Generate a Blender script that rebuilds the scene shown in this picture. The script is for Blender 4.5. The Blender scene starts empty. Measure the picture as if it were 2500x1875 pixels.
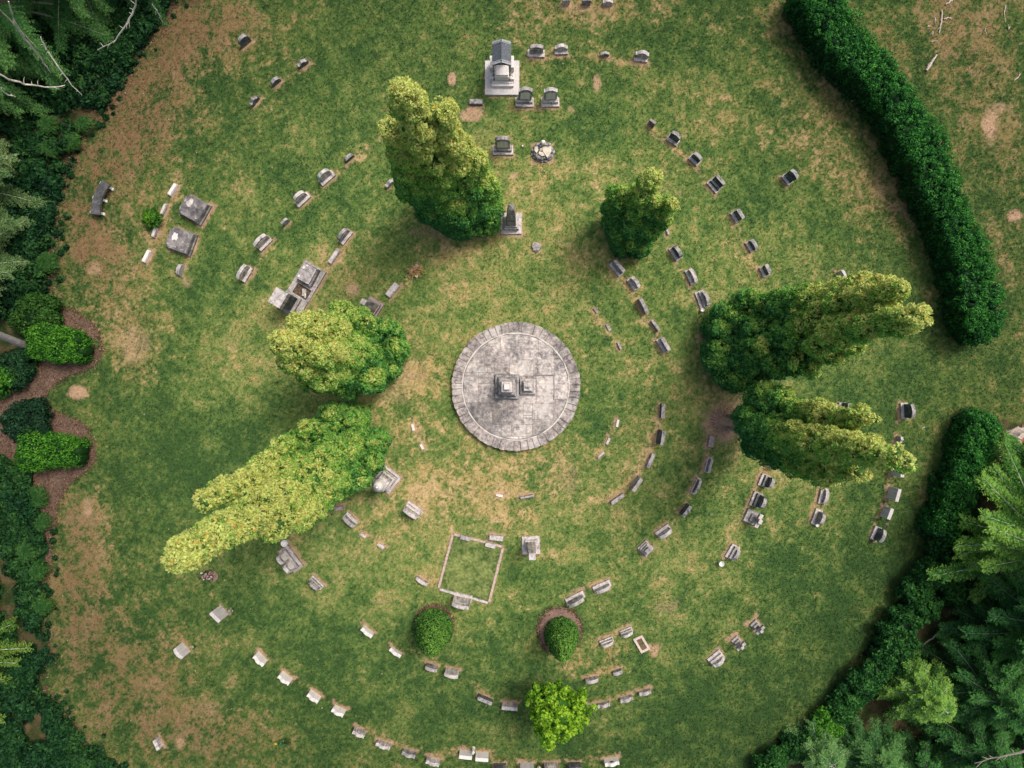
import bpy, bmesh, math, random
import numpy as np
from mathutils import Vector, Matrix

# ------------------------------------------------------------------ set-up
scene = bpy.context.scene
C = scene.collection
PI = math.pi
CAM_H = 30.0            # height of the aerial camera above the lawn, metres
MPP = 0.018             # metres on the lawn per survey unit

def G(px, py, z=0.0):
    """survey drawing point (as it reads at height z) -> metres on the site"""
    k = (CAM_H - z) / CAM_H
    return Vector(((px - 1250) * MPP * k, -(py - 937.5) * MPP * k, z))

def tag(o, label=None, cat=None, group=None, kind=None):
    if label: o['label'] = label
    if cat: o['category'] = cat
    if group: o['group'] = group
    if kind: o['kind'] = kind
    return o

def empty(name, loc, rz=0.0, label=None, cat=None, group=None):
    o = bpy.data.objects.new(name, None)
    C.objects.link(o)
    o.location = loc
    o.rotation_euler = (0, 0, rz)
    o.empty_display_size = .2
    return tag(o, label, cat, group)

def link(name, me, mats, parent=None):
    o = bpy.data.objects.new(name, me)
    C.objects.link(o)
    for m in (mats if isinstance(mats, (list, tuple)) else [mats]):
        me.materials.append(m)
    if parent is not None:
        o.parent = parent
    return o

def bm_obj(name, bm, mats, parent=None, bevel=0.0, smooth=False):
    if bevel:
        es = [e for e in bm.edges if e.is_manifold and e.calc_face_angle(0) > .5]
        if es:
            bmesh.ops.bevel(bm, geom=es, offset=bevel, segments=1, affect='EDGES', clamp_overlap=True)
    me = bpy.data.meshes.new(name)
    bmesh.ops.recalc_face_normals(bm, faces=bm.faces)
    if smooth:
        for f in bm.faces: f.smooth = True
    bm.to_mesh(me); bm.free()
    return link(name, me, mats, parent)

def add_box(bm, x0, x1, y0, y1, z0, z1, M=None):
    vs = [bm.verts.new(p) for p in ((x0,y0,z0),(x1,y0,z0),(x1,y1,z0),(x0,y1,z0),(x0,y0,z1),(x1,y0,z1),(x1,y1,z1),(x0,y1,z1))]
    for f in ((3,2,1,0),(4,5,6,7),(0,1,5,4),(1,2,6,5),(2,3,7,6),(3,0,4,7)):
        bm.faces.new([vs[i] for i in f])
    if M is not None:
        for v in vs: v.co = M @ v.co
    return vs

def add_frustum(bm, w0, d0, w1, d1, z0, z1, cx=0, cy=0, cx1=None, cy1=None):
    cx1 = cx if cx1 is None else cx1
    cy1 = cy if cy1 is None else cy1
    vs = []
    for (w, d, z, x, y) in ((w0, d0, z0, cx, cy), (w1, d1, z1, cx1, cy1)):
        vs += [bm.verts.new(p) for p in ((x-w/2,y-d/2,z),(x+w/2,y-d/2,z),(x+w/2,y+d/2,z),(x-w/2,y+d/2,z))]
    for f in ((3,2,1,0),(4,5,6,7),(0,1,5,4),(1,2,6,5),(2,3,7,6),(3,0,4,7)):
        bm.faces.new([vs[i] for i in f])
    return vs

def add_prism(bm, pts, z0, z1, M=None):
    a = [bm.verts.new((x, y, z0)) for x, y in pts]
    b = [bm.verts.new((x, y, z1)) for x, y in pts]
    n = len(pts)
    bm.faces.new(a[::-1]); bm.faces.new(b)
    for i in range(n):
        bm.faces.new((a[i], a[(i+1) % n], b[(i+1) % n], b[i]))
    if M is not None:
        for v in a + b: v.co = M @ v.co
    return a + b

def add_tube(bm, pts, radii, seg=6, cap=True):
    pts = [Vector(p) for p in pts]
    rings = []
    for i, p in enumerate(pts):
        d = (pts[min(i+1, len(pts)-1)] - pts[max(i-1, 0)])
        d = d.normalized() if d.length > 1e-6 else Vector((0,0,1))
        up = Vector((0,0,1)) if abs(d.z) < .9 else Vector((1,0,0))
        u = d.cross(up).normalized(); v = d.cross(u)
        r = radii[i] if hasattr(radii, '__len__') else radii
        rings.append([bm.verts.new(p + (u*math.cos(2*PI*k/seg) + v*math.sin(2*PI*k/seg))*r) for k in range(seg)])
    for a, b in zip(rings, rings[1:]):
        for k in range(seg):
            bm.faces.new((a[k], a[(k+1) % seg], b[(k+1) % seg], b[k]))
    if cap:
        bm.faces.new(rings[0][::-1]); bm.faces.new(rings[-1])

def add_lathe(bm, prof, seg=14, cx=0, cy=0):
    rings = []
    for r, z in prof:
        rings.append([bm.verts.new((cx + r*math.cos(2*PI*k/seg), cy + r*math.sin(2*PI*k/seg), z)) for k in range(seg)])
    for a, b in zip(rings, rings[1:]):
        for k in range(seg):
            bm.faces.new((a[k], a[(k+1) % seg], b[(k+1) % seg], b[k]))
    bm.faces.new(rings[0][::-1]); bm.faces.new(rings[-1])

def add_rock(bm, c, r, rng, flat=.7):
    res = bmesh.ops.create_icosphere(bm, subdivisions=2, radius=1.0)
    s = Vector((rng.uniform(.8,1.2), rng.uniform(.8,1.2), flat*rng.uniform(.8,1.2)))
    ph = [rng.uniform(0, 6) for _ in range(4)]
    for v in res['verts']:
        d = v.co.copy()
        k = 1 + .18*math.sin(3*d.x+ph[0])*math.sin(3*d.y+ph[1]) + .12*math.sin(5*d.z+ph[2]+4*d.x) + rng.uniform(-.06,.06)
        v.co = Vector(c) + Vector((d.x*s.x, d.y*s.y, d.z*s.z))*r*k

# ------------------------------------------------------------------ noise
def _hash(ix, iy, seed):
    h = (ix.astype(np.int64)*374761393 + iy.astype(np.int64)*668265263 + seed*974634797) & 0x7fffffff
    h = ((h ^ (h >> 13))*1274126177) & 0x7fffffff
    h = h ^ (h >> 16)
    return (h & 0xffff) / 65535.0

def vnoise(x, y, s, seed):
    u = x/s + 1000.0; v = y/s + 1000.0
    iu = np.floor(u); iv = np.floor(v)
    fu = u-iu; fv = v-iv
    fu = fu*fu*(3-2*fu); fv = fv*fv*(3-2*fv)
    a = _hash(iu, iv, seed); b = _hash(iu+1, iv, seed)
    c = _hash(iu, iv+1, seed); d = _hash(iu+1, iv+1, seed)
    return (a*(1-fu)+b*fu)*(1-fv) + (c*(1-fu)+d*fu)*fv

def fbm(x, y, s, octv, seed):
    t = np.zeros_like(x); amp = 1.0; tot = 0
    cs, sn = math.cos(.6), math.sin(.6)
    for i in range(octv):
        t = t + amp*vnoise(x, y, s, seed+i*17)
        tot += amp; amp *= .55; s *= .5
        x, y = x*cs - y*sn, x*sn + y*cs
    return t/tot

def sstep(a, b, x):
    t = np.clip((x-a)/(b-a), 0, 1)
    return t*t*(3-2*t)

def mix(a, b, t):
    return a*(1-t[:, None]) + np.asarray(b)[None, :]*t[:, None]

# ------------------------------------------------------------------ materials
def nodes_of(name):
    m = bpy.data.materials.new(name)
    m.use_nodes = True
    nt = m.node_tree
    return m, nt, nt.nodes['Principled BSDF']

def ramp(nt, stops):
    r = nt.nodes.new('ShaderNodeValToRGB')
    els = r.color_ramp.elements
    els[0].position, els[0].color = stops[0][0], (*stops[0][1], 1)
    els[1].position, els[1].color = stops[1][0], (*stops[1][1], 1)
    for p, c in stops[2:]:
        e = els.new(p); e.color = (*c, 1)
    return r

def noise_node(nt, vec, scale, detail=4, rough=.6):
    n = nt.nodes.new('ShaderNodeTexNoise')
    n.inputs['Scale'].default_value = scale
    n.inputs['Detail'].default_value = detail
    n.inputs['Roughness'].default_value = rough
    nt.links.new(vec, n.inputs['Vector'])
    return n

def stone_mat(name, pale, mid, dark, cover=.5, streak=.5, lichen=.3, bump=.25, top=.7, lsc=16):
    """weathered stone: pale stone under dark growth, rain streaks and lichen spots"""
    m, nt, b = nodes_of(name)
    L = nt.links
    tc = nt.nodes.new('ShaderNodeTexCoord')
    oi = nt.nodes.new('ShaderNodeObjectInfo')
    add = nt.nodes.new('ShaderNodeVectorMath'); add.operation = 'ADD'
    mul = nt.nodes.new('ShaderNodeMath'); mul.operation = 'MULTIPLY'; mul.inputs[1].default_value = 57.0
    L.new(oi.outputs['Random'], mul.inputs[0])
    L.new(tc.outputs['Object'], add.inputs[0]); L.new(mul.outputs[0], add.inputs[1])
    vec = add.outputs[0]
    n1 = noise_node(nt, vec, 3.2, 6, .68)
    r1 = ramp(nt, [(max(0, cover-.17), dark), (min(1, cover+.2), pale), (cover, mid)])
    L.new(n1.outputs['Fac'], r1.inputs['Fac'])
    # rain streaks down the faces
    mp = nt.nodes.new('ShaderNodeMapping'); mp.inputs['Scale'].default_value = (11, 11, 1.1)
    L.new(vec, mp.inputs['Vector'])
    n2 = noise_node(nt, mp.outputs[0], 1.0, 4, .6)
    r2 = ramp(nt, [(.42, (1,1,1)), (.62, (1-streak, 1-streak, 1-streak*.97))])
    L.new(n2.outputs['Fac'], r2.inputs['Fac'])
    mx = nt.nodes.new('ShaderNodeMix'); mx.data_type = 'RGBA'; mx.blend_type = 'MULTIPLY'
    mx.inputs['Factor'].default_value = 1
    L.new(r1.outputs['Color'], mx.inputs['A']); L.new(r2.outputs['Color'], mx.inputs['B'])
    # lichen
    n3 = noise_node(nt, vec, lsc, 4, .7)
    r3 = ramp(nt, [(.60, (0,0,0)), (.68, (lichen,)*3)])
    L.new(n3.outputs['Fac'], r3.inputs['Fac'])
    mx2 = nt.nodes.new('ShaderNodeMix'); mx2.data_type = 'RGBA'
    mx2.inputs['B'].default_value = (.58, .57, .50, 1)
    L.new(r3.outputs['Color'], mx2.inputs['Factor']); L.new(mx.outputs['Result'], mx2.inputs['A'])
    # upward faces mixed towards a paler tone, broken by noise
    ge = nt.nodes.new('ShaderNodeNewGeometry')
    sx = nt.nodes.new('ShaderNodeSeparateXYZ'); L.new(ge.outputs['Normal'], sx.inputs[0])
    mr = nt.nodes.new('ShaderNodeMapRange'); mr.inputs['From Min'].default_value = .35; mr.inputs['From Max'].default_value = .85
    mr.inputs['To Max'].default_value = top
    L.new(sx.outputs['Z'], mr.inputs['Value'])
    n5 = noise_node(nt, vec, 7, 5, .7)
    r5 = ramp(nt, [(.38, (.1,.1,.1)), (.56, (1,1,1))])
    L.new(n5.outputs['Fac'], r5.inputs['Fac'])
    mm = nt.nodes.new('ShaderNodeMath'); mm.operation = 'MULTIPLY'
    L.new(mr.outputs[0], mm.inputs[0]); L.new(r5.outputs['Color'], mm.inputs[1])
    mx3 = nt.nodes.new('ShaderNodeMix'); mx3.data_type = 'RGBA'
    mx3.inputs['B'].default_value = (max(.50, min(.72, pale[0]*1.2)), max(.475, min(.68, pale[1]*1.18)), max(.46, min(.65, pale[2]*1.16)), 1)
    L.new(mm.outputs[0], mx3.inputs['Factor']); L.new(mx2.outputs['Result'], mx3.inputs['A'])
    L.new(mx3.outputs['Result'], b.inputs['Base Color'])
    b.inputs['Roughness'].default_value = .88
    n4 = noise_node(nt, vec, 45, 4, .7)
    bp = nt.nodes.new('ShaderNodeBump'); bp.inputs['Strength'].default_value = bump; bp.inputs['Distance'].default_value = .02
    L.new(n4.outputs['Fac'], bp.inputs['Height']); L.new(bp.outputs['Normal'], b.inputs['Normal'])
    return m

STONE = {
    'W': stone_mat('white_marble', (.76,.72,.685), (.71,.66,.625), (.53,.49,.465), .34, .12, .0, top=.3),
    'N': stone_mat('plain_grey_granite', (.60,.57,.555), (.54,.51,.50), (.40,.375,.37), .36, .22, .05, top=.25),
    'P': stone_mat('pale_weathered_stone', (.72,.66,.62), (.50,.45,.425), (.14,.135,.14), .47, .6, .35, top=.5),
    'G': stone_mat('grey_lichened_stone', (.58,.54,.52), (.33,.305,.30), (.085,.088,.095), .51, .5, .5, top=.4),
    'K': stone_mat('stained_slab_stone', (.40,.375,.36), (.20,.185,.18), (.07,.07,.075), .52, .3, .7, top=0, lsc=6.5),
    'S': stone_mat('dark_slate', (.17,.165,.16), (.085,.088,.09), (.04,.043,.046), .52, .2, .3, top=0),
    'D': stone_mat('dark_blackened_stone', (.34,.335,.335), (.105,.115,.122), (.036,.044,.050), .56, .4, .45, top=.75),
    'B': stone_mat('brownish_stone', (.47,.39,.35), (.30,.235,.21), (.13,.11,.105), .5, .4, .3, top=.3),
}

def plain_mat(name, col, rough=.8, var=.25, scale=8, bump=.1, metal=0):
    m, nt, b = nodes_of(name)
    tc = nt.nodes.new('ShaderNodeTexCoord')
    n = noise_node(nt, tc.outputs['Object'], scale, 4)
    r = ramp(nt, [(.3, tuple(c*(1-var) for c in col)), (.7, tuple(min(1, c*(1+var)) for c in col))])
    nt.links.new(n.outputs['Fac'], r.inputs['Fac'])
    nt.links.new(r.outputs['Color'], b.inputs['Base Color'])
    b.inputs['Roughness'].default_value = rough
    b.inputs['Metallic'].default_value = metal
    if bump:
        bp = nt.nodes.new('ShaderNodeBump'); bp.inputs['Strength'].default_value = bump; bp.inputs['Distance'].default_value = .03
        nt.links.new(n.outputs['Fac'], bp.inputs['Height']); nt.links.new(bp.outputs['Normal'], b.inputs['Normal'])
    return m

def leaf_mat(name, trans=.38):
    m, nt, b = nodes_of(name)
    at = nt.nodes.new('ShaderNodeAttribute'); at.attribute_name = 'col'
    ge = nt.nodes.new('ShaderNodeNewGeometry')
    n = noise_node(nt, ge.outputs['Position'], 9.0, 3)
    r = ramp(nt, [(.3, (.72,.75,.72)), (.7, (1.22,1.2,1.15))])
    nt.links.new(n.outputs['Fac'], r.inputs['Fac'])
    mx = nt.nodes.new('ShaderNodeMix'); mx.data_type = 'RGBA'; mx.blend_type = 'MULTIPLY'; mx.inputs['Factor'].default_value = 1
    nt.links.new(at.outputs['Color'], mx.inputs['A']); nt.links.new(r.outputs['Color'], mx.inputs['B'])
    nt.links.new(mx.outputs['Result'], b.inputs['Base Color'])
    b.inputs['Roughness'].default_value = .65
    b.inputs['Specular IOR Level'].default_value = .25
    tr = nt.nodes.new('ShaderNodeBsdfTranslucent')
    nt.links.new(mx.outputs['Result'], tr.inputs['Color'])
    ms = nt.nodes.new('ShaderNodeMixShader'); ms.inputs[0].default_value = trans
    nt.links.new(b.outputs[0], ms.inputs[1]); nt.links.new(tr.outputs[0], ms.inputs[2])
    nt.links.new(ms.outputs[0], nt.nodes['Material Output'].inputs['Surface'])
    return m

LEAF = leaf_mat('foliage')
BARK = plain_mat('grey_bark', (.34,.285,.235), .9, .4, 12, .4)
PALE_BARK = plain_mat('pale_bark', (.52,.49,.42), .9, .35, 10, .3)
LIMB = plain_mat('brown_grey_limb', (.20,.18,.135), .9, .4, 10, .3)
DEADWOOD = plain_mat('bleached_dead_wood', (.52,.43,.37), .9, .3, 14, .3)
IRON = plain_mat('blue_grey_iron', (.075,.095,.115), .5, .3, 20, .05, .3)
ROOFM = plain_mat('blue_grey_roof_metal', (.13,.145,.17), .55, .35, 14, .15, .2)
ROOFTRIM = plain_mat('pale_grey_trim', (.34,.36,.36), .7, .3, 14, .1)
MORTAR = plain_mat('lime_mortar', (.64,.59,.54), .95, .25, 9, .3)
SOIL = plain_mat('dark_soil', (.10,.075,.05), 1, .5, 9, .6)

# ------------------------------------------------------------------ leaf clouds
_bm = bmesh.new(); bmesh.ops.create_icosphere(_bm, subdivisions=2, radius=1.0)
_bm.verts.ensure_lookup_table()
ICO_V = np.array([v.co[:] for v in _bm.verts]); ICO_F = np.array([[v.index for v in f.verts] for f in _bm.faces])
_bm.free()

def unit(a):
    return a/np.maximum(np.linalg.norm(a, axis=1, keepdims=True), 1e-9)

class Cloud:
    """collects leaf quads and dark inner lumps, built as ONE mesh with a point colour"""
    def __init__(self, seed):
        self.r = np.random.default_rng(seed)
        self.V = []; self.Cc = []; self.Q = []; self.T = []; self.n = 0
    def quads(self, P, N, size, col, asp=1.6, rough=.6, axis=None):
        n = len(P)
        if n == 0: return
        r = self.r
        nn = unit(N + rough*r.normal(size=(n, 3)))
        t = r.normal(size=(n, 3)) if axis is None else axis
        t = unit(t - nn*(t*nn).sum(1, keepdims=True))
        b = np.cross(nn, t)
        s = np.asarray(size).reshape(-1, 1)*np.ones((n, 1))
        t = t*s*.5*asp; b = b*s*.5
        v = np.stack([P-t, P+b, P+t, P-b], 1).reshape(-1, 3)
        self.V.append(v); self.Cc.append(np.repeat(col, 4, 0))
        self.Q.append(np.arange(n*4).reshape(n, 4)+self.n); self.n += n*4
    def lump(self, c, R, col):  # opaque filler; its dark colour paints the shade deep inside foliage
        r = self.r
        k = 1 + r.normal(size=(len(ICO_V), 1))*.08
        self.V.append(ICO_V*k*R + np.asarray(c)[None]); self.Cc.append(np.repeat(np.asarray(col)[None], len(ICO_V), 0))
        self.T.append(ICO_F+self.n); self.n += len(ICO_V)
    def tuft(self, c, R, n, size, colfn, core=None, squash=1.0, rough=.55, asp=1.6, corek=.74):
        """one billow of foliage: leaves over a sphere, hollow dark core"""
        r = self.r
        d = unit(r.normal(size=(n, 3)))
        rr = R*(.80+.28*r.random((n, 1)))
        P = d*rr*np.array([1, 1, squash]) + np.asarray(c)[None]
        self.quads(P, d, size*(.65+.7*r.random(n)), colfn(P, d, r), asp, rough)
        if core is not None:
            self.lump(c, R*corek*np.array([1, 1, squash])[None], core)
    def many(self, C_, Rs, dens, size, colfn, squash=1.0, rough=.7, asp=1.5, hemi=None):
        """several tufts at once: centres, radii, leaf density per square metre"""
        r = self.r
        C_ = np.asarray(C_); Rs = np.asarray(Rs)
        n = (4*PI*Rs*Rs*dens).astype(int)+6
        idx = np.repeat(np.arange(len(C_)), n)
        m = len(idx)
        d = r.normal(size=(m, 3))
        if hemi is not None: d = d+hemi[idx]*1.1
        d = unit(d)
        P = C_[idx]+d*(Rs[idx]*(.80+.28*r.random(m)))[:, None]*np.array([1, 1, squash])
        cc = colfn(P, d, r, idx)
        s = r.random(m) < .55           # outward sprays, the rest lie flat on the billow
        ax = d+np.array([0, 0, .45])+.45*r.normal(size=(m, 3))
        self.quads(P[s], r.normal(size=(s.sum(), 3))+d[s]*.4, size*.62*(.65+.8*r.random(s.sum())), cc[s], 2.6, .2, ax[s])
        s = ~s
        self.quads(P[s], d[s], size*(.55+.7*r.random(s.sum())), cc[s], asp, rough)
    def build(self, name, parent=None, mat=None):
        V = np.concatenate(self.V).astype(np.float32)
        col = np.concatenate(self.Cc).astype(np.float32)
        Q = np.concatenate(self.Q) if self.Q else np.zeros((0, 4), int)
        T = np.concatenate(self.T) if self.T else np.zeros((0, 3), int)
        me = bpy.data.meshes.new(name)
        me.vertices.add(len(V)); me.vertices.foreach_set('co', V.ravel())
        nl = Q.size+T.size
        me.loops.add(nl); me.loops.foreach_set('vertex_index', np.concatenate([Q.ravel(), T.ravel()]).astype(np.int32))
        nf = len(Q)+len(T)
        me.polygons.add(nf)
        st = np.concatenate([np.arange(len(Q))*4, Q.size+np.arange(len(T))*3]).astype(np.int32)
        me.polygons.foreach_set('loop_start', st)
        me.update(calc_edges=True)
        ca = me.color_attributes.new('col', 'FLOAT_COLOR', 'POINT')
        ca.data.foreach_set('color', np.concatenate([col, np.ones((len(col), 1), np.float32)], 1).ravel())
        return link(name, me, mat or LEAF, parent)

def lerp3(a, b, t):
    a = np.asarray(a); b = np.asarray(b)
    return a[None]*(1-t[:, None]) + b[None]*t[:, None]

# ------------------------------------------------------------------ the lawn
# irregular regions on the site: x, y, radius x, radius y, strength
def blob(x, y, L):
    t = np.zeros_like(x)
    for px, py, rx, ry, a in L:
        c = G(px, py)
        t += a*np.exp(-(((x-c.x)/(rx*MPP))**2 + ((y-c.y)/(ry*MPP))**2))
    return t

DRY = [(380,150,190,170,.155),(520,60,170,90,.11),(280,330,150,150,.13),(260,620,110,150,.13),(330,850,70,80,.20),
       (420,900,120,60,.06),(300,760,70,60,.1),(170,560,60,120,.08),(1100,1200,170,70,.15),(1300,1130,150,80,.13),(1010,1040,80,90,.12),
       (1020,910,60,60,.18),(2000,300,150,170,.13),(2150,480,90,140,.15),(1930,60,120,60,.10),(2350,100,150,140,.14),
       (2430,350,110,140,.12),(2440,660,60,120,.08),(1400,20,280,45,.14),(1290,80,150,30,.06),(190,1420,110,200,.12),
       (330,1620,170,150,.10),(500,1780,220,90,.11),(220,1270,70,70,.10),(1560,1460,120,60,.05),(1440,1600,90,70,.08),
       (1200,560,130,60,.05),(1060,600,90,60,.06),(1480,700,80,80,.04),(1780,960,60,40,.12),(1500,1000,120,120,.03),
       (2250,1480,70,120,.08),(2180,1650,60,100,.05),(1650,300,150,150,.04),(1350,430,120,90,.04),(840,600,100,80,.04),
       (880,1330,100,80,.04),(1240,1260,100,40,.08),(1650,870,60,60,.06),(1250,130,300,60,.03)]
LUSH_DIM = [(640,1010,120,70,.16),(420,1080,120,160,.15),(520,700,90,120,.10),(720,470,100,110,.08),(860,150,160,110,.10),  # lush turf; outer patches also carry the vignette's painted dimming
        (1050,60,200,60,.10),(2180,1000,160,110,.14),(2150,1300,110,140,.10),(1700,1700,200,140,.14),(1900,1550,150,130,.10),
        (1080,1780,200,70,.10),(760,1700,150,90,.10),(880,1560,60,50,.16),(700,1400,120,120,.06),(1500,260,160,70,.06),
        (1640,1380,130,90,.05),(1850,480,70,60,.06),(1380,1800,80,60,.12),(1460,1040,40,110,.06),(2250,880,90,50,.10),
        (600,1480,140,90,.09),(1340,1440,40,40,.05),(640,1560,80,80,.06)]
BROWN = [(330,180,170,190,.9),(520,60,180,90,.75),(200,500,110,240,.8),(290,330,150,160,.7),(180,1350,90,330,.8),(330,1650,200,200,.7),(560,1820,300,80,.6),(260,650,120,90,.5),(2300,60,200,200,.45),(2200,1480,90,260,.35)]
# bare soil: x, y, rx, ry, strength
BARE = [(1150,280,28,12,.9),(1120,565,80,18,.6),(1075,520,22,45,.7),(1105,190,8,14,.9),(1458,210,9,22,.9),(1395,268,8,8,.7),
        (1000,915,50,35,.45),(950,960,60,22,.3),(1765,1030,42,52,1.0),(1790,985,35,28,.35),(1720,830,16,36,.8),(1805,925,40,22,.45),
        (1500,545,14,28,.6),(1515,630,20,10,.5),(194,957,20,14,.9),(215,1240,13,24,.6),(1600,1588,16,16,.95),(2420,300,22,40,.85),(2440,265,20,12,.5),
        (2475,530,22,16,.95),(330,845,30,40,.35),(455,685,14,14,.5),(800,655,10,18,.5),(935,1465,22,8,.5),(915,1225,14,10,.3),
        (1385,1170,22,40,.3),(860,705,16,18,.8),(230,655,18,16,.5),(440,1810,10,16,.5),(2290,1215,10,10,.4),(1660,470,8,8,.3),
        (850,975,30,10,.4),(885,1035,10,14,.5),(1255,430,10,8,.8),(1620,1480,26,18,.4),(2200,810,12,10,.4),(2220,510,20,26,.4)]

def lawn_fields(x, y):
    n1 = fbm(x, y, 4.0, 3, 3)
    n2 = fbm(x, y, .95, 4, 11)
    n3 = fbm(x, y, .30, 3, 29)
    n4 = fbm(x, y, .11, 2, 41)
    n5 = vnoise(x, y, .055, 53)
    d = blob(x, y, DRY); l = blob(x, y, LUSH_DIM)
    return n1, n2, n3, n4, n5, d, l

ROW_LINKS = []
SITE_BARE = []     # filled by the stones: x, y, yaw, half width, front, back

def lawn_colour(x, y, aprons=True):
    n1, n2, n3, n4, n5, d, l = lawn_fields(x, y)
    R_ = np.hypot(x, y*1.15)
    edge = sstep(9.0, 24.0, R_)  # radial vignette falloff, painted into the turf and straw colours below
    brown = np.clip(blob(x, y, BROWN), 0, 1)
    ring = np.sin(R_*2*PI/.62 + (n1-.5)*5)*.5 + np.sin(R_*2*PI/1.7+1)*.5
    rows = np.zeros_like(x)
    for (ax, ay, bx, by) in ROW_LINKS:
        m = (x > min(ax, bx)-.5) & (x < max(ax, bx)+.5) & (y > min(ay, by)-.5) & (y < max(ay, by)+.5)
        if m.any():
            dx, dy = bx-ax, by-ay; q = np.clip(((x[m]-ax)*dx+(y[m]-ay)*dy)/(dx*dx+dy*dy), 0, 1)
            e = np.hypot(x[m]-ax-q*dx, y[m]-ay-q*dy)
            rows[m] = np.maximum(rows[m], .11*sstep(.34, .08, e))
    gd = np.array((.048,.103,.030)); gm = np.array((.108,.176,.046)); gl = np.array((.290,.300,.102))
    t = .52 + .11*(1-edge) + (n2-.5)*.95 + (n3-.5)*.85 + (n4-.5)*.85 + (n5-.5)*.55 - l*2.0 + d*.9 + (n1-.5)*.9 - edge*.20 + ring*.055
    col = lerp3(gd, gm, sstep(-.05, .52, t))
    col = mix(col, gl, sstep(.42, 1.12, t)*.85)
    # dry straw-coloured turf in ragged patches
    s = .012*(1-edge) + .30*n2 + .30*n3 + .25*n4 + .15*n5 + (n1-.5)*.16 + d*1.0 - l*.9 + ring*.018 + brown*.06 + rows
    olive = sstep(.53, .68, s)*.42
    col = mix(col, (.215,.190,.075), olive)
    dry = sstep(.585, .77, s)
    straw = lerp3((.43,.300,.145), (.54,.36,.215), sstep(.3, .7, fbm(x, y, .6, 2, 71)))
    straw = straw*(1-brown[:, None]*.9) + np.array((.285,.165,.095))[None]*brown[:, None]*.9
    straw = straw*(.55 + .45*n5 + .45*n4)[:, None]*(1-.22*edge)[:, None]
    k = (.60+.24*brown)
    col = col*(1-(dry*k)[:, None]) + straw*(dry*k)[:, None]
    col = col*(1.12-.42*edge)[:, None]  # painted vignette: lawn colour brightened at the centre, dimmed outward
    # bare soil
    b = np.zeros_like(x)
    for px, py, rx, ry, a in BARE:
        c = G(px, py)
        e = ((x-c.x)/(rx*MPP))**2 + ((y-c.y)/(ry*MPP))**2
        m = e < 5
        if m.any():
            b[m] = np.maximum(b[m], a*.82*sstep(1.7, .1, e[m] + (n2[m]-.5)*3.2 + (n3[m]-.5)*2.6 + (n4[m]-.5)*1.6))
    for (sx, sy, yaw, hw, f0, b0) in (SITE_BARE if aprons else []):
        m = (np.abs(x-sx) < 1.3) & (np.abs(y-sy) < 1.3)
        if not m.any(): continue
        dx = x[m]-sx; dy = y[m]-sy
        u = dx*math.cos(yaw)+dy*math.sin(yaw); v = -dx*math.sin(yaw)+dy*math.cos(yaw)
        o = np.maximum(np.abs(u)-hw, np.maximum(f0-v, v-b0))
        k = sstep(.13, .0, o + (n3[m]-.5)*.30 + (n4[m]-.5)*.2 + np.where(v > f0*.6, .07, -.03))
        b[m] = np.maximum(b[m], k*.62)
    soil = np.array((.54,.335,.235))[None]*(.75+.3*n4+.2*n5)[:, None]
    col = col*(1-b[:, None]) + soil*b[:, None]
    # the shaded wood floor at the edges of the lawn
    return np.clip(col, .004, .9)

def poly_mask(x, y, pts):
    """inside test for a polygon in site metres"""
    ins = np.zeros(x.shape, bool)
    n = len(pts)
    for i in range(n):
        x0, y0 = pts[i]; x1, y1 = pts[(i+1) % n]
        c = ((y0 > y) != (y1 > y)) & (x < (x1-x0)*(y-y0)/((y1-y0) if y1 != y0 else 1e-9)+x0)
        ins ^= c
    return ins

LEFT_WOOD = [(p.x, p.y) for p in (G(*q) for q in ((-900,-600),(470,-600),(440,-30),(425,20),(330,140),(285,235),(215,305),(170,400),(146,470),(132,560),
             (126,700),(140,760),(150,800),(60,880),(-20,1000),(20,1110),(82,1150),(98,1200),(112,1290),(108,1400),(100,1500),(128,1590),(98,1660),
             (150,1735),(215,1805),(290,1880),(330,2300),(-900,2300)))]
RIGHT_WOOD = [(p.x, p.y) for p in (G(*q) for q in ((2420,1020),(2350,1150),(2310,1270),(2275,1380),(2225,1455),(2170,1530),(2105,1620),(2070,1690),(2000,1760),
             (1920,1815),(1850,1880),(1780,2000),(1700,2400),(3200,2400),(3200,1020)))]

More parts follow.
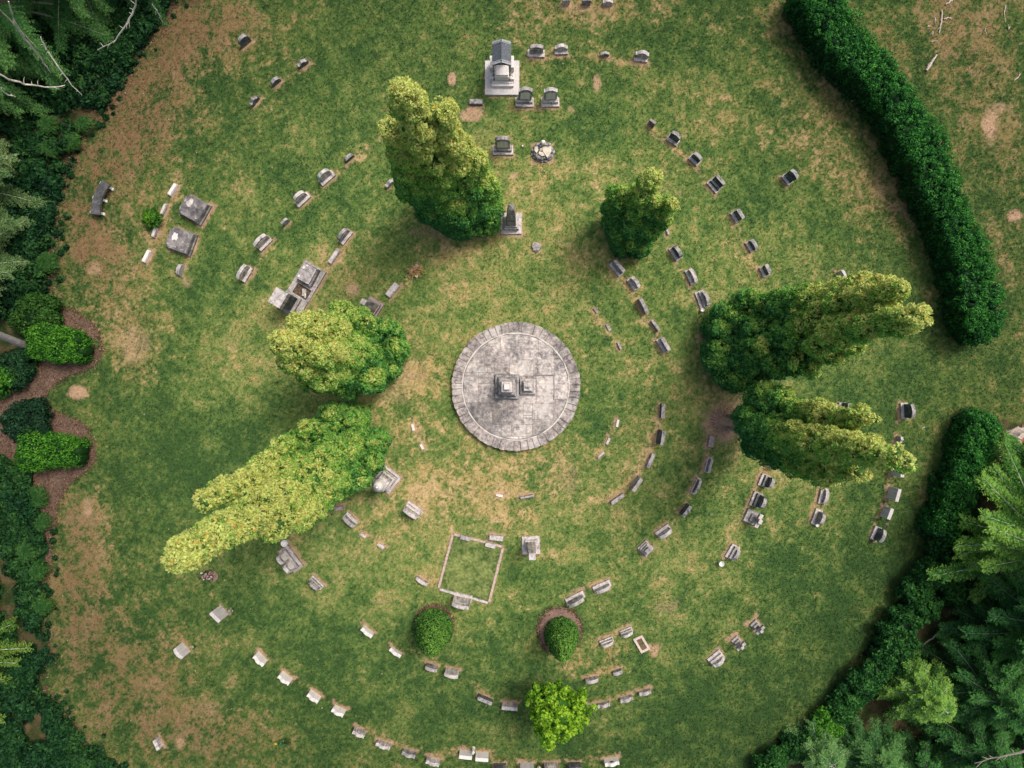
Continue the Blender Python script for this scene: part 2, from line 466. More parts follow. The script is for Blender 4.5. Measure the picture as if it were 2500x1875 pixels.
def build_ground():
    sp = .05
    cx = np.arange(-25.2, 25.2+1e-6, sp); cy = np.arange(-19.2, 19.2+1e-6, sp)
    far = np.array([900., 400., 180., 90., 50., 34., 28.])
    xs = np.concatenate([-far, cx, far[::-1]]); ys = np.concatenate([-far, cy, far[::-1]])
    X, Y = np.meshgrid(xs, ys)
    x = X.ravel(); y = Y.ravel()
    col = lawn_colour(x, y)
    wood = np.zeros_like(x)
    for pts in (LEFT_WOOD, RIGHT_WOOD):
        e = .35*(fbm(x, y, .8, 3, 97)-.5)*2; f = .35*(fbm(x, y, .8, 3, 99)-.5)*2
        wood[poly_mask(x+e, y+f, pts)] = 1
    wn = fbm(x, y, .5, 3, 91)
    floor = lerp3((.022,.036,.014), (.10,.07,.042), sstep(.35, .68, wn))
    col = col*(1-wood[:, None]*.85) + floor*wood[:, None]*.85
    out = (np.abs(x) > 25.3) | (np.abs(y) > 19.3)
    col[out] = (.070,.135,.040)
    z = .022*(fbm(x, y, .10, 2, 7)-.5) + .03*(fbm(x, y, .5, 2, 8)-.5)
    z[(np.abs(x) > 26) | (np.abs(y) > 20)] = 0
    nx, ny = len(xs), len(ys)
    i = np.arange(nx*ny).reshape(ny, nx)
    Q = np.stack([i[:-1, :-1], i[:-1, 1:], i[1:, 1:], i[1:, :-1]], -1).reshape(-1, 4)
    me = bpy.data.meshes.new('ground')
    me.vertices.add(nx*ny); me.vertices.foreach_set('co', np.stack([x, y, z], 1).astype(np.float32).ravel())
    me.loops.add(Q.size); me.loops.foreach_set('vertex_index', Q.ravel().astype(np.int32))
    me.polygons.add(len(Q)); me.polygons.foreach_set('loop_start', (np.arange(len(Q))*4).astype(np.int32))
    me.update(calc_edges=True)
    ca = me.color_attributes.new('col', 'FLOAT_COLOR', 'POINT')
    ca.data.foreach_set('color', np.concatenate([col, np.ones((len(col), 1))], 1).astype(np.float32).ravel())
    m, nt, b = nodes_of('lawn')
    at = nt.nodes.new('ShaderNodeAttribute'); at.attribute_name = 'col'
    tc = nt.nodes.new('ShaderNodeTexCoord')
    n = noise_node(nt, tc.outputs['Object'], 22, 5, .75)
    r = ramp(nt, [(.30, (.62,.65,.62)), (.72, (1.40,1.37,1.32))])
    nt.links.new(n.outputs['Fac'], r.inputs['Fac'])
    mx = nt.nodes.new('ShaderNodeMix'); mx.data_type = 'RGBA'; mx.blend_type = 'MULTIPLY'; mx.inputs['Factor'].default_value = 1
    nt.links.new(at.outputs['Color'], mx.inputs['A']); nt.links.new(r.outputs['Color'], mx.inputs['B'])
    nt.links.new(mx.outputs['Result'], b.inputs['Base Color'])
    b.inputs['Roughness'].default_value = 1.0
    b.inputs['Specular IOR Level'].default_value = .05
    n2 = noise_node(nt, tc.outputs['Object'], 35, 4, .8)
    bp = nt.nodes.new('ShaderNodeBump'); bp.inputs['Strength'].default_value = .6; bp.inputs['Distance'].default_value = .03
    nt.links.new(n2.outputs['Fac'], bp.inputs['Height']); nt.links.new(bp.outputs['Normal'], b.inputs['Normal'])
    return tag(link('ground', me, m), 'mown cemetery lawn with green, straw-coloured and bare patches', kind='structure')

def build_grass():
    r = np.random.default_rng(77)
    n = 330000
    X = r.uniform(-23.2, 23.2, n); Y = r.uniform(-17.6, 17.6, n)
    keep = np.hypot(X-.17, Y+.11) > 2.86
    for pts in (LEFT_WOOD, RIGHT_WOOD): keep &= ~poly_mask(X, Y, pts) | (r.random(n) < .25)
    keep &= ~poly_mask(X, Y, PATH)
    for (sx, sy, rx, ry) in RINGS: keep &= ((X-sx)/rx)**2+((Y-sy)/ry)**2 > 1
    for (sx, sy, yaw, hw, f0, b0) in SITE_BARE:
        m = (np.abs(X-sx) < 1.6) & (np.abs(Y-sy) < 1.6)
        dx = X[m]-sx; dy = Y[m]-sy
        u = dx*math.cos(yaw)+dy*math.sin(yaw); v = -dx*math.sin(yaw)+dy*math.cos(yaw)
        keep[m] &= np.maximum(np.abs(u)-hw, np.maximum(f0-v, v-b0)) > .03
    X, Y = X[keep], Y[keep]; n = len(X)
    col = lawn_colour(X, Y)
    soil = (col[:, 0] > col[:, 1]*1.22)
    k2 = ~soil | (r.random(n) < .45)
    X, Y, col = X[k2], Y[k2], col[k2]; n = len(X)
    col = col*(.55+.95*r.random((n, 1)))*np.stack([.9+.2*r.random(n), .95+.1*r.random(n), .85+.3*r.random(n)], 1)
    a = r.random(n)*2*PI
    ax = unit(np.stack([np.cos(a), np.sin(a), .25+.9*r.random(n)], 1))
    L_ = .045+.055*r.random(n)
    P = np.stack([X, Y, .004+L_*.30], 1)
    cl = Cloud(78)
    cl.quads(P, np.stack([.5*r.normal(size=n), .5*r.normal(size=n), 1+0*X], 1), L_*.38, np.clip(col, .004, .85), 2.7, .25, ax)
    return tag(cl.build('grass'), 'short grass blades standing all over the mown lawn', kind='stuff')

def sheet(name, pts, z, col_a, col_b, label, seed, wob=.05, step=.12):
    """a thin irregular bed of bark or soil lying on the lawn"""
    P = []
    n = len(pts)
    for i in range(n):
        a = Vector(pts[i]); b = Vector(pts[(i+1) % n])
        k = max(1, int((b-a).length/step))
        for j in range(k): P.append(a.lerp(b, j/k))
    A = np.array([(p.x, p.y) for p in P])
    w = np.stack([fbm(A[:, 0], A[:, 1], .45, 3, seed)-.5, fbm(A[:, 0], A[:, 1], .45, 3, seed+5)-.5], 1)*wob*4
    A = A+w
    bm = bmesh.new()
    f = bm.faces.new([bm.verts.new((a, b, z)) for a, b in A])
    bmesh.ops.triangulate(bm, faces=[f])
    m, nt, b = nodes_of(name+'_bark')
    tc = nt.nodes.new('ShaderNodeTexCoord')
    n1 = noise_node(nt, tc.outputs['Object'], 18, 5, .8)
    r = ramp(nt, [(.3, col_a), (.7, col_b)])
    nt.links.new(n1.outputs['Fac'], r.inputs['Fac'])
    n2 = noise_node(nt, tc.outputs['Object'], 1.6, 3, .6)
    r2 = ramp(nt, [(.3, (.7,.7,.7)), (.7, (1.2,1.2,1.2))])
    nt.links.new(n2.outputs['Fac'], r2.inputs['Fac'])
    mx = nt.nodes.new('ShaderNodeMix'); mx.data_type = 'RGBA'; mx.blend_type = 'MULTIPLY'; mx.inputs['Factor'].default_value = 1
    nt.links.new(r.outputs['Color'], mx.inputs['A']); nt.links.new(r2.outputs['Color'], mx.inputs['B'])
    nt.links.new(mx.outputs['Result'], b.inputs['Base Color'])
    b.inputs['Roughness'].default_value = 1
    bp = nt.nodes.new('ShaderNodeBump'); bp.inputs['Strength'].default_value = .8; bp.inputs['Distance'].default_value = .04
    nt.links.new(n1.outputs['Fac'], bp.inputs['Height']); nt.links.new(bp.outputs['Normal'], b.inputs['Normal'])
    return tag(bm_obj(name, bm, m), label, kind='structure')

GROUPS = [
    'dark headstones near the top left forest',
    'headstones standing in rings on the lawn',
    'headstones in the top rows',
    'headstones curving down the upper right ring',
    'small white ledger markers by the leafy shrub',
    'headstones in the right inner rings',
    'headstones below the long lower left conifer',
    'stones around the kerbed grass plot',
    'headstones in the lower right rings',
    'headstones along the right edge',
    'pale headstones in the lower left arc',
    'headstones along the bottom edge',
    'headstones beside the bright green tree',
    'tiny markers in the innermost ring',
]
# x, y, yaw, width, height, thickness, base depth, profile, base steps, stone, tablet width ratio, panel stone, label, group
STONES = [
    (-11.675, 14.964, 0.748, 0.518, 0.577, 0.15, 0.15, 'round', 0, 'D', 1.0, None, 'dark round-topped headstone standing alone nearest the top-left forest', 0),
    (-11.263, 12.392, 0.905, 0.483, 0.371, 0.15, 0.15, 'ogee', 0, 'D', 1.0, None, 'dark grey headstone with jagged top, lowest of the four by the brown grass', 0),
    (-9.161, 14.024, 0.607, 0.476, 0.377, 0.15, 0.15, 'ogee', 0, 'D', 1.0, None, 'dark headstone with pointed top, right end of the slanting upper-left row', 0),
    (-10.339, 13.23, 0.71, 0.458, 0.368, 0.15, 0.15, 'round', 0, 'D', 1.0, None, 'dark headstone with rounded top, middle of the slanting upper-left row', 0),
    (-5.459, 11.258, 0.446, 0.704, 0.318, 0.15, 0.15, 'flat', 0, 'D', 1.0, None, 'long dark flat-topped slab half hidden by the twin-topped golden conifer', 1),
    (-7.127, 9.905, 0.745, 0.48, 0.309, 0.15, 0.15, 'round', 0, 'D', 1.0, None, 'small black headstone with curved top above two pale headstones', 1),
    (-8.099, 9.019, 0.709, 0.75, 0.768, 0.15, 0.31, 'round', 1, 'P', 0.8, None, 'pale weathered round-topped headstone on a base, upper of a pale pair', 1),
    (-9.169, 8.075, 0.743, 0.722, 0.765, 0.15, 0.31, 'round', 1, 'P', 0.8, None, 'pale weathered round-topped headstone on a base, lower of a pale pair', 1),
    (-5.316, 8.776, 0.719, 0.519, 0.392, 0.15, 0.15, 'ogee', 0, 'G', 1.0, None, 'grey headstone with scrolled top just left of the twin-topped conifer', 1),
    (-1.573, 12.344, 0.0, 0.597, 0.2, 0.236, 0.236, 'low', 0, 'D', 1.0, None, 'low speckled black and white block marker left of the roofed tomb corner', 1),
    (2.357, 16.702, 0.0, 0.342, 0.41, 0.11, 0.11, 'flat', 0, 'P', 1.0, None, 'pale headstone cut by the top edge, left of three', 2),
    (3.247, 16.68, 0.0, 0.385, 0.442, 0.11, 0.11, 'flat', 0, 'G', 1.0, None, 'grey headstone cut by the top edge, middle of three', 2),
    (4.184, 16.673, 0.025, 0.429, 0.385, 0.15, 0.15, 'shoulder', 0, 'P', 1.0, None, 'stained pale headstone cut by the top edge, right of three', 2),
    (1.058, 14.481, 0.0, 0.77, 0.715, 0.15, 0.31, 'arch', 1, 'G', 0.74, None, 'grey headstone on a broken rough base right of the roofed tomb', 2),
    (2.159, 14.589, 0.0, 0.575, 0.51, 0.15, 0.31, 'shoulder', 1, 'P', 0.94, None, 'streaked pale headstone with peaked arch second right of the roofed tomb', 2),
    (4.06, 14.413, -0.029, 0.369, 0.331, 0.11, 0.11, 'gable', 0, 'G', 1.0, None, 'very small grey headstone between two larger ones in the top row', 2),
    (5.648, 14.284, -0.111, 0.589, 0.595, 0.15, 0.31, 'shoulder', 1, 'P', 0.97, None, 'streaked pale headstone at the right end of the top row', 2),
    (0.548, 12.344, 0.0, 0.803, 1.27, 0.15, 0.41, 'shoulder', 2, 'G', 0.72, 'W', 'ornate dark-stained arched headstone touching the roofed tomb slab', 2),
    (1.679, 12.35, 0.0, 0.797, 1.245, 0.15, 0.41, 'shoulder', 2, 'P', 0.72, 'W', 'ornate arched headstone with pale panel, right of its darker twin', 2),
    (-0.397, 10.24, 0.036, 0.912, 1.318, 0.15, 0.41, 'round', 2, 'G', 0.7, 'W', 'dark arched headstone with white panel beside the twin-topped conifer', 2),
    (6.1, 11.365, -0.699, 0.312, 0.467, 0.11, 0.11, 'flat', 0, 'B', 1.0, None, 'small reddish headstone at the top end of the upper right ring', 3),
    (7.058, 10.679, -0.644, 0.542, 0.653, 0.15, 0.31, 'arch', 1, 'D', 0.85, None, 'blackened headstone on white base, second in the upper right ring', 3),
    (8.01, 9.827, -0.711, 0.515, 0.61, 0.15, 0.31, 'arch', 1, 'D', 0.85, None, 'dark rounded headstone on pale base, third in the upper right ring', 3),
    (8.872, 8.7, -0.835, 0.622, 0.649, 0.15, 0.41, 'flat', 2, 'D', 0.82, None, 'tall dark square-topped headstone on stepped base, fourth in the upper right ring', 3),
    (12.051, 8.979, -0.938, 0.505, 0.841, 0.15, 0.31, 'arch', 1, 'D', 0.9, None, 'dark headstone alone between the upper right ring and the curved hedge', 3),
    (-14.85, 8.504, 1.002, 0.579, 0.2, 0.174, 0.174, 'low', 0, 'W', 1.0, None, 'white oblong marker, topmost of four left of the big ledger tombs', 4),
    (-15.248, 7.643, 1.131, 0.51, 0.2, 0.128, 0.128, 'low', 0, 'P', 1.0, None, 'white and grey oblong marker just above the leafy shrub', 4),
    (-15.637, 6.645, 1.201, 0.451, 0.2, 0.145, 0.145, 'low', 0, 'P', 1.0, None, 'white and grey oblong marker half covered by the leafy shrub', 4),
    (-16.0, 5.589, 1.14, 0.585, 0.2, 0.17, 0.17, 'low', 0, 'W', 1.0, None, 'white oblong marker, lowest of four left of the big ledger tombs', 4),
    (-10.846, 6.154, 0.829, 0.699, 0.745, 0.15, 0.31, 'arch', 1, 'P', 0.98, None, 'pale headstone with dark arched stain left of the broken twin tombs', 1),
    (-11.646, 4.817, 1.004, 0.707, 0.669, 0.15, 0.31, 'arch', 1, 'P', 0.98, None, 'pale dark-edged headstone, lower left of the broken twin tombs', 1),
    (-14.498, 4.985, 1.294, 0.536, 0.374, 0.15, 0.15, 'round', 0, 'G', 1.0, None, 'small grey round-topped headstone below the two large slabs', 1),
    (-9.895, 7.064, 0.797, 0.341, 0.5, 0.11, 0.11, 'gable', 0, 'G', 1.0, None, 'small crumbled grey stump of a headstone between the pale pairs', 1),
    (-7.301, 6.443, 0.91, 0.68, 0.667, 0.15, 0.31, 'round', 1, 'G', 0.9, None, 'rough lichen-covered rounded headstone above the broken twin tombs', 1),
    (-7.783, 5.577, 0.972, 0.722, 0.2, 0.202, 0.202, 'low', 0, 'P', 1.0, None, 'low streaked block marker touching the corner of the broken twin tombs', 1),
    (-5.233, 4.101, 0.915, 0.685, 0.2, 0.291, 0.291, 'low', 0, 'P', 1.0, None, 'pale oblong block marker above the left obelisk', 1),
    (-4.311, 5.041, 0.716, 0.554, 0.2, 0.188, 0.188, 'low', 0, 'B', 1.0, None, 'small block marker tangled in a dead yellow plant', 1),
    (-1.097, 6.91, 0.018, 0.618, 0.2, 0.187, 0.187, 'low', 0, 'P', 1.0, None, 'pale low slab peeping out under the twin-topped conifer', 1),
    (6.801, 6.708, -1.24, 0.367, 0.13, 0.1, 0.1, 'low', 0, 'P', 1.0, None, 'small pale marker under the right edge of the small upper right conifer', 5),
    (4.581, 5.05, -0.878, 0.705, 0.672, 0.15, 0.31, 'flat', 1, 'G', 0.9, None, 'dark streaked headstone right below the small upper right conifer', 5),
    (5.324, 4.395, -0.957, 0.584, 0.624, 0.15, 0.31, 'ogee', 1, 'P', 0.9, None, 'hollow-sided headstone with pale scoop, second in the inner right ring', 5),
    (5.712, 3.41, -1.127, 0.721, 0.53, 0.15, 0.15, 'arch', 0, 'G', 1.0, None, 'long lichen-topped headstone, third in the inner right ring', 5),
    (6.26, 2.554, -0.98, 0.555, 0.3, 0.11, 0.11, 'flat', 0, 'G', 1.0, None, 'narrow thin-topped grey slab, fourth in the inner right ring', 5),
    (6.612, 1.705, -1.052, 0.656, 0.566, 0.15, 0.31, 'flat', 1, 'G', 0.95, None, 'dark-faced grey block headstone, last in the inner right ring', 5),
    (7.173, 5.72, -0.985, 0.638, 0.638, 0.15, 0.31, 'round', 1, 'D', 0.9, None, 'dark rounded headstone in the middle right ring below the small conifer', 5),
    (7.844, 4.703, -1.146, 0.685, 0.48, 0.15, 0.31, 'arch', 1, 'P', 0.9, None, 'curved headstone with diagonal pale streak in the middle right ring', 5),
    (8.324, 3.707, -1.216, 0.781, 0.612, 0.15, 0.41, 'shoulder', 2, 'G', 0.8, None, 'large lichen-covered headstone with small white pot at its foot', 5),
    (9.809, 7.338, -1.012, 0.512, 0.577, 0.15, 0.31, 'flat', 1, 'D', 0.92, None, 'black headstone with white corner feet, fifth in the upper right ring', 3),
    (10.467, 6.034, -1.03, 0.506, 0.49, 0.15, 0.31, 'arch', 1, 'D', 0.92, None, 'dark pale-topped headstone, sixth in the upper right ring', 3),
    (11.057, 4.934, -1.138, 0.478, 0.499, 0.15, 0.31, 'flat', 1, 'D', 0.9, 'D', 'grey framed headstone at the lower end of the upper right ring', 3),
    (14.398, 4.764, -1.153, 0.374, 0.517, 0.11, 0.11, 'arch', 0, 'N', 1.0, None, 'smooth light grey curved headstone peeping above the right upper conifer', 1),
    (-4.307, -5.501, -3.769, 0.804, 0.915, 0.15, 0.41, 'arch', 2, 'P', 0.85, None, 'pale stepped headstone below the urn monument', 6),
    (-7.067, -5.94, -3.91, 0.664, 0.533, 0.15, 0.31, 'arch', 1, 'G', 0.9, None, 'brownish headstone with pale curved face beside the long conifer', 6),
    (-6.54, -6.653, -3.751, 0.284, 0.13, 0.1, 0.1, 'low', 0, 'P', 1.0, None, 'small pale block in the grass, nearer the brownish headstone', 6),
    (-5.758, -7.111, -3.791, 0.341, 0.13, 0.136, 0.136, 'low', 0, 'P', 1.0, None, 'small pale rectangular block left of the kerbed grass plot', 6),
    (-7.591, -5.447, -3.0, 0.384, 0.13, 0.188, 0.188, 'low', 0, 'B', 1.0, None, 'brownish slab half under the long lower left conifer', 6),
    (-8.559, -8.709, -3.887, 0.679, 0.625, 0.11, 0.24, 'round', 2, 'G', 0.8, 'P', 'dark headstone with pale rounded face below the double arched stone', 6),
    (-0.701, -6.742, -3.203, 0.62, 0.2, 0.244, 0.244, 'low', 0, 'P', 1.0, None, 'thick pale block outside the top right corner of the kerbed plot', 7),
    (-2.153, -9.337, -3.411, 0.816, 1.123, 0.15, 0.31, 'arch', 1, 'P', 0.92, None, 'weathered pale headstone set in the lower kerb of the grass plot', 7),
    (-3.951, -8.624, -3.716, 0.569, 0.3, 0.15, 0.15, 'arch', 0, 'P', 1.0, None, 'small grey curved headstone left of the kerbed grass plot', 7),
    (6.571, -1.16, -1.597, 0.613, 0.371, 0.15, 0.15, 'flat', 0, 'D', 1.0, None, 'dark flat-topped slab, topmost of the lower right inner arc', 8),
    (6.43, -2.299, -1.706, 0.602, 0.828, 0.15, 0.15, 'flat', 0, 'D', 1.0, None, 'dark slab with light edge, second of the lower right inner arc', 8),
    (6.03, -3.349, -2.015, 0.631, 0.342, 0.15, 0.15, 'flat', 0, 'G', 1.0, None, 'grey slab, third of the lower right inner arc', 8),
    (5.401, -4.315, -2.149, 0.635, 0.82, 0.15, 0.15, 'flat', 0, 'G', 1.0, None, 'wide dark grey slab, fourth of the lower right inner arc', 8),
    (4.6, -5.014, -2.535, 0.647, 0.3, 0.15, 0.15, 'flat', 0, 'G', 1.0, None, 'dark narrow slab at the bottom end of the lower right inner arc', 8),
    (8.71, -2.504, -1.704, 0.531, 0.2, 0.254, 0.254, 'low', 0, 'B', 1.0, None, 'small block marker with rusty centre beside the bare tree roots', 8),
    (8.571, -3.543, -1.856, 0.695, 0.508, 0.11, 0.18, 'flat', 1, 'G', 0.88, None, 'dark slab on a crumbling white rubble base below the bare roots', 8),
    (8.05, -4.457, -2.018, 0.752, 0.534, 0.11, 0.18, 'arch', 1, 'G', 0.85, 'D', 'grey headstone with black panel in the lower right second arc', 8),
    (7.568, -5.48, -2.214, 0.542, 0.67, 0.15, 0.15, 'flat', 0, 'D', 1.0, None, 'dark slab with pale edge at the lower end of the second arc', 8),
    (6.628, -6.435, -2.467, 0.695, 0.647, 0.15, 0.31, 'arch', 1, 'P', 0.85, None, 'clean pale stepped headstone beside the square stepped pedestal', 8),
    (9.666, -7.367, -2.09, 0.656, 0.472, 0.15, 0.41, 'round', 2, 'G', 0.7, None, 'dark headstone with pale rounded top next to a white vase', 8),
    (11.423, -3.293, -1.803, 0.708, 0.66, 0.15, 0.31, 'flat', 1, 'D', 0.85, None, 'crumbling dark square headstone just under the right lower conifer', 8),
    (11.044, -4.234, -1.924, 0.549, 0.743, 0.15, 0.41, 'arch', 2, 'D', 0.8, 'D', 'headstone with two black panels and pale top, upper of a close pair', 8),
    (10.698, -5.067, -1.942, 0.658, 0.902, 0.15, 0.41, 'round', 2, 'D', 0.8, 'D', 'headstone with black face and pale rounded top above the stone cross', 8),
    (14.47, -1.06, -1.571, 0.504, 0.677, 0.15, 0.31, 'flat', 1, 'D', 0.95, None, 'dark headstone poking out above the right lower conifer', 9),
    (17.188, -1.174, -1.555, 0.705, 0.801, 0.15, 0.31, 'arch', 1, 'D', 0.85, None, 'large dark headstone with white base end right of the lower conifer', 9),
    (16.946, -2.408, -1.768, 0.277, 0.419, 0.11, 0.11, 'ogee', 0, 'P', 1.0, None, 'small broken pale headstone below the large dark one on the right', 9),
    (16.755, -3.762, -1.69, 0.546, 0.795, 0.15, 0.15, 'flat', 0, 'N', 1.0, None, 'pale headstone mostly covered by the tip of the right lower conifer', 9),
    (16.588, -4.774, -1.797, 0.557, 0.658, 0.15, 0.15, 'flat', 0, 'N', 1.0, None, 'plain light grey headstone, clean and flat-topped, on the far right', 9),
    (16.316, -5.611, -1.931, 0.493, 0.602, 0.15, 0.15, 'flat', 0, 'N', 1.0, None, 'light grey headstone with dark smudge, below the plain one on the right', 9),
    (15.937, -6.544, -2.0, 0.626, 0.68, 0.15, 0.31, 'arch', 1, 'D', 0.9, None, 'black-faced headstone with pale rim and small flag, lowest on the right', 9),
    (13.63, -4.911, -1.818, 0.71, 0.41, 0.15, 0.31, 'arch', 1, 'G', 0.85, None, 'grey headstone with double face below the right lower conifer', 9),
    (13.346, -5.826, -1.916, 0.721, 0.664, 0.15, 0.31, 'round', 1, 'G', 0.75, None, 'dark headstone with round pale top and white pot, far right arc', 9),
    (-12.674, -9.963, -3.913, 0.545, 0.945, 0.15, 0.15, 'flat', 0, 'N', 1.0, None, 'flat-topped grey headstone with dark square stain, lower left', 10),
    (-14.363, -11.599, -3.998, 0.538, 0.707, 0.15, 0.15, 'arch', 0, 'N', 1.0, None, 'plain light grey headstone with curved top, nearest the left edge', 10),
    (-15.485, -15.709, -4.323, 0.457, 0.345, 0.15, 0.15, 'flat', 0, 'P', 1.0, None, 'small tan and grey tilted headstone near the bottom-left corner', 10),
    (-10.993, -11.983, -3.92, 0.579, 0.548, 0.15, 0.15, 'serp', 0, 'W', 1.0, None, 'white serpentine-topped headstone, first from left in the lower left arc', 10),
    (-9.904, -12.83, -3.794, 0.58, 0.538, 0.15, 0.15, 'serp', 0, 'W', 1.0, None, 'white serpentine-topped headstone, second from left in the lower left arc', 10),
    (-8.652, -13.632, -3.762, 0.56, 0.49, 0.15, 0.15, 'serp', 0, 'W', 1.0, None, 'white serpentine-topped headstone, third from left in the lower left arc', 10),
    (-7.564, -14.276, -3.592, 0.56, 0.476, 0.15, 0.15, 'serp', 0, 'W', 1.0, None, 'white serpentine-topped headstone, fourth from left, before the grey stones begin', 10),
    (-6.331, -10.816, -3.821, 0.579, 0.454, 0.15, 0.15, 'serp', 0, 'W', 1.0, None, 'white headstone alone left of the left cone shrub', 10),
    (-5.091, -11.74, -3.724, 0.572, 0.338, 0.15, 0.15, 'serp', 0, 'W', 1.0, None, 'white headstone just below and left of the left cone shrub', 10),
    (-3.515, -12.382, -3.399, 0.533, 0.468, 0.15, 0.15, 'arch', 0, 'G', 1.0, None, 'streaked grey headstone right below the left cone shrub', 10),
    (-2.609, -12.572, -3.369, 0.601, 0.713, 0.15, 0.15, 'arch', 0, 'P', 1.0, None, 'pale streaked headstone beside the streaked grey one below the left cone shrub', 10),
    (-1.192, -13.781, -3.537, 0.676, 0.362, 0.15, 0.15, 'flat', 0, 'D', 1.0, None, 'dark-faced headstone left of the white carved one near the bright green tree', 10),
    (-0.093, -14.066, -3.261, 0.683, 0.42, 0.15, 0.15, 'flat', 0, 'P', 1.0, None, 'white headstone with carved dark relief left of the bright green tree', 10),
    (-6.675, -15.225, -3.601, 0.551, 0.457, 0.15, 0.15, 'serp', 0, 'P', 1.0, None, 'streaked grey headstone, first of four after the white ones along the bottom', 11),
    (-5.613, -15.776, -3.458, 0.645, 0.395, 0.15, 0.15, 'serp', 0, 'P', 1.0, None, 'wide streaked headstone, second of the grey four along the bottom', 11),
    (-4.503, -16.149, -3.42, 0.592, 0.406, 0.15, 0.15, 'serp', 0, 'G', 1.0, None, 'dark-streaked headstone, third of the grey four along the bottom', 11),
    (-3.451, -16.491, -3.42, 0.592, 0.444, 0.15, 0.15, 'serp', 0, 'P', 1.0, None, 'headstone with pale carved boss, fourth of the grey four along the bottom', 11),
    (-2.016, -16.168, -3.238, 0.561, 0.514, 0.15, 0.15, 'flat', 0, 'W', 1.0, None, 'bright white rectangular headstone, left of the white pair with a figurine', 11),
    (-1.311, -16.238, -3.238, 0.561, 0.533, 0.15, 0.15, 'flat', 0, 'W', 1.0, None, 'bright white rectangular headstone, right of the white pair with a figurine', 11),
    (-0.527, -16.727, -3.162, 0.543, 0.442, 0.15, 0.15, 'flat', 0, 'D', 1.0, None, 'mossy dark headstone cut by the bottom edge right of the white pair', 11),
    (0.651, -16.7, -3.142, 0.586, 0.508, 0.15, 0.15, 'flat', 0, 'N', 1.0, None, 'plain grey headstone cut by the bottom edge left of a flower pot', 11),
    (1.712, -16.694, -3.142, 0.58, 0.513, 0.15, 0.15, 'flat', 0, 'P', 1.0, None, 'stained pale headstone cut by the bottom edge right of a flower pot', 11),
    (2.729, -16.683, -3.142, 0.532, 0.47, 0.15, 0.15, 'flat', 0, 'D', 1.0, None, 'dark headstone with white rim cut by the bottom edge', 11),
    (4.343, -16.501, -3.028, 0.622, 0.478, 0.15, 0.15, 'serp', 0, 'W', 1.0, None, 'white headstone with black oval emblem at the bottom edge', 11),
    (0.88, -14.163, -3.184, 0.255, 0.347, 0.11, 0.11, 'flat', 0, 'D', 1.0, None, 'dark headstone peeping out left of the bright green tree', 12),
    (3.453, -14.143, -2.997, 0.34, 0.405, 0.11, 0.11, 'serp', 0, 'P', 1.0, None, 'pale headstone peeping out right of the bright green tree', 12),
    (4.016, -14.035, -2.938, 0.537, 0.3, 0.15, 0.15, 'serp', 0, 'G', 1.0, None, 'grey scroll-topped headstone, second right of the bright green tree', 12),
    (4.996, -13.774, -2.929, 0.566, 0.335, 0.15, 0.15, 'serp', 0, 'G', 1.0, None, 'grey scroll-topped headstone, third right of the bright green tree', 12),
    (5.825, -13.503, -2.909, 0.518, 0.3, 0.15, 0.15, 'serp', 0, 'G', 1.0, None, 'grey scroll-topped headstone at the right end of the row by the bright tree', 12),
    (3.489, -12.933, -2.921, 0.545, 0.387, 0.15, 0.15, 'arch', 0, 'G', 1.0, None, 'grey headstone above the row, just up right of the bright green tree', 12),
    (4.619, -12.606, -2.849, 0.414, 0.3, 0.15, 0.15, 'arch', 0, 'G', 1.0, None, 'smaller grey headstone above the row, below the small kerb frame', 12),
    (4.147, -11.269, -2.778, 0.609, 0.503, 0.11, 0.24, 'arch', 2, 'P', 0.8, None, 'pale step-shouldered headstone right of the right cone shrub', 12),
    (5.012, -10.834, -2.75, 0.569, 0.549, 0.11, 0.24, 'arch', 2, 'P', 0.8, None, 'step-shouldered stained headstone touching the small kerb frame', 12),
    (2.767, -9.37, -2.686, 0.864, 0.721, 0.15, 0.31, 'arch', 1, 'G', 0.8, None, 'wide grey headstone just above the right cone shrub', 12),
    (3.941, -8.858, -2.731, 0.816, 0.551, 0.15, 0.31, 'arch', 1, 'G', 0.8, None, 'wide grey headstone, upper right of the pair above the right cone shrub', 12),
    (8.935, -12.005, -2.485, 0.685, 0.55, 0.15, 0.41, 'shoulder', 2, 'P', 0.8, None, 'pale headstone with rounded fluted top, lowest of three at lower right', 12),
    (3.673, 3.225, -0.871, 0.269, 0.13, 0.1, 0.1, 'low', 0, 'B', 1.0, None, 'tiny brown marker, top of three in a bare strip right of the platform', 13),
    (4.225, 2.477, -1.107, 0.315, 0.13, 0.119, 0.119, 'low', 0, 'G', 1.0, None, 'tiny grey marker, middle of three in a bare strip right of the platform', 13),
    (4.711, 1.673, -1.147, 0.369, 0.13, 0.1, 0.1, 'low', 0, 'D', 1.0, None, 'tiny grey marker, bottom of three in a bare strip right of the platform', 13),
    (-4.348, -1.901, -4.449, 0.292, 0.13, 0.108, 0.108, 'low', 0, 'W', 1.0, None, 'tiny pale marker, upper of two left of the platform', 13),
    (-3.956, -2.754, -4.168, 0.241, 0.13, 0.1, 0.1, 'low', 0, 'W', 1.0, None, 'tiny white marker, lower of two left of the platform', 13),
    (-0.557, -4.893, -3.325, 0.298, 0.13, 0.1, 0.1, 'low', 0, 'W', 1.0, None, 'tiny white marker in the grass right above the kerbed plot', 13),
    (0.654, -4.926, -2.985, 0.626, 0.2, 0.1, 0.1, 'low', 0, 'G', 1.0, None, 'long thin marker right of the tiny white one above the kerbed plot', 13),
    (4.628, -1.729, -1.775, 0.321, 0.13, 0.1, 0.1, 'low', 0, 'W', 1.0, None, 'tiny pale marker, top of three lower right of the platform', 13),
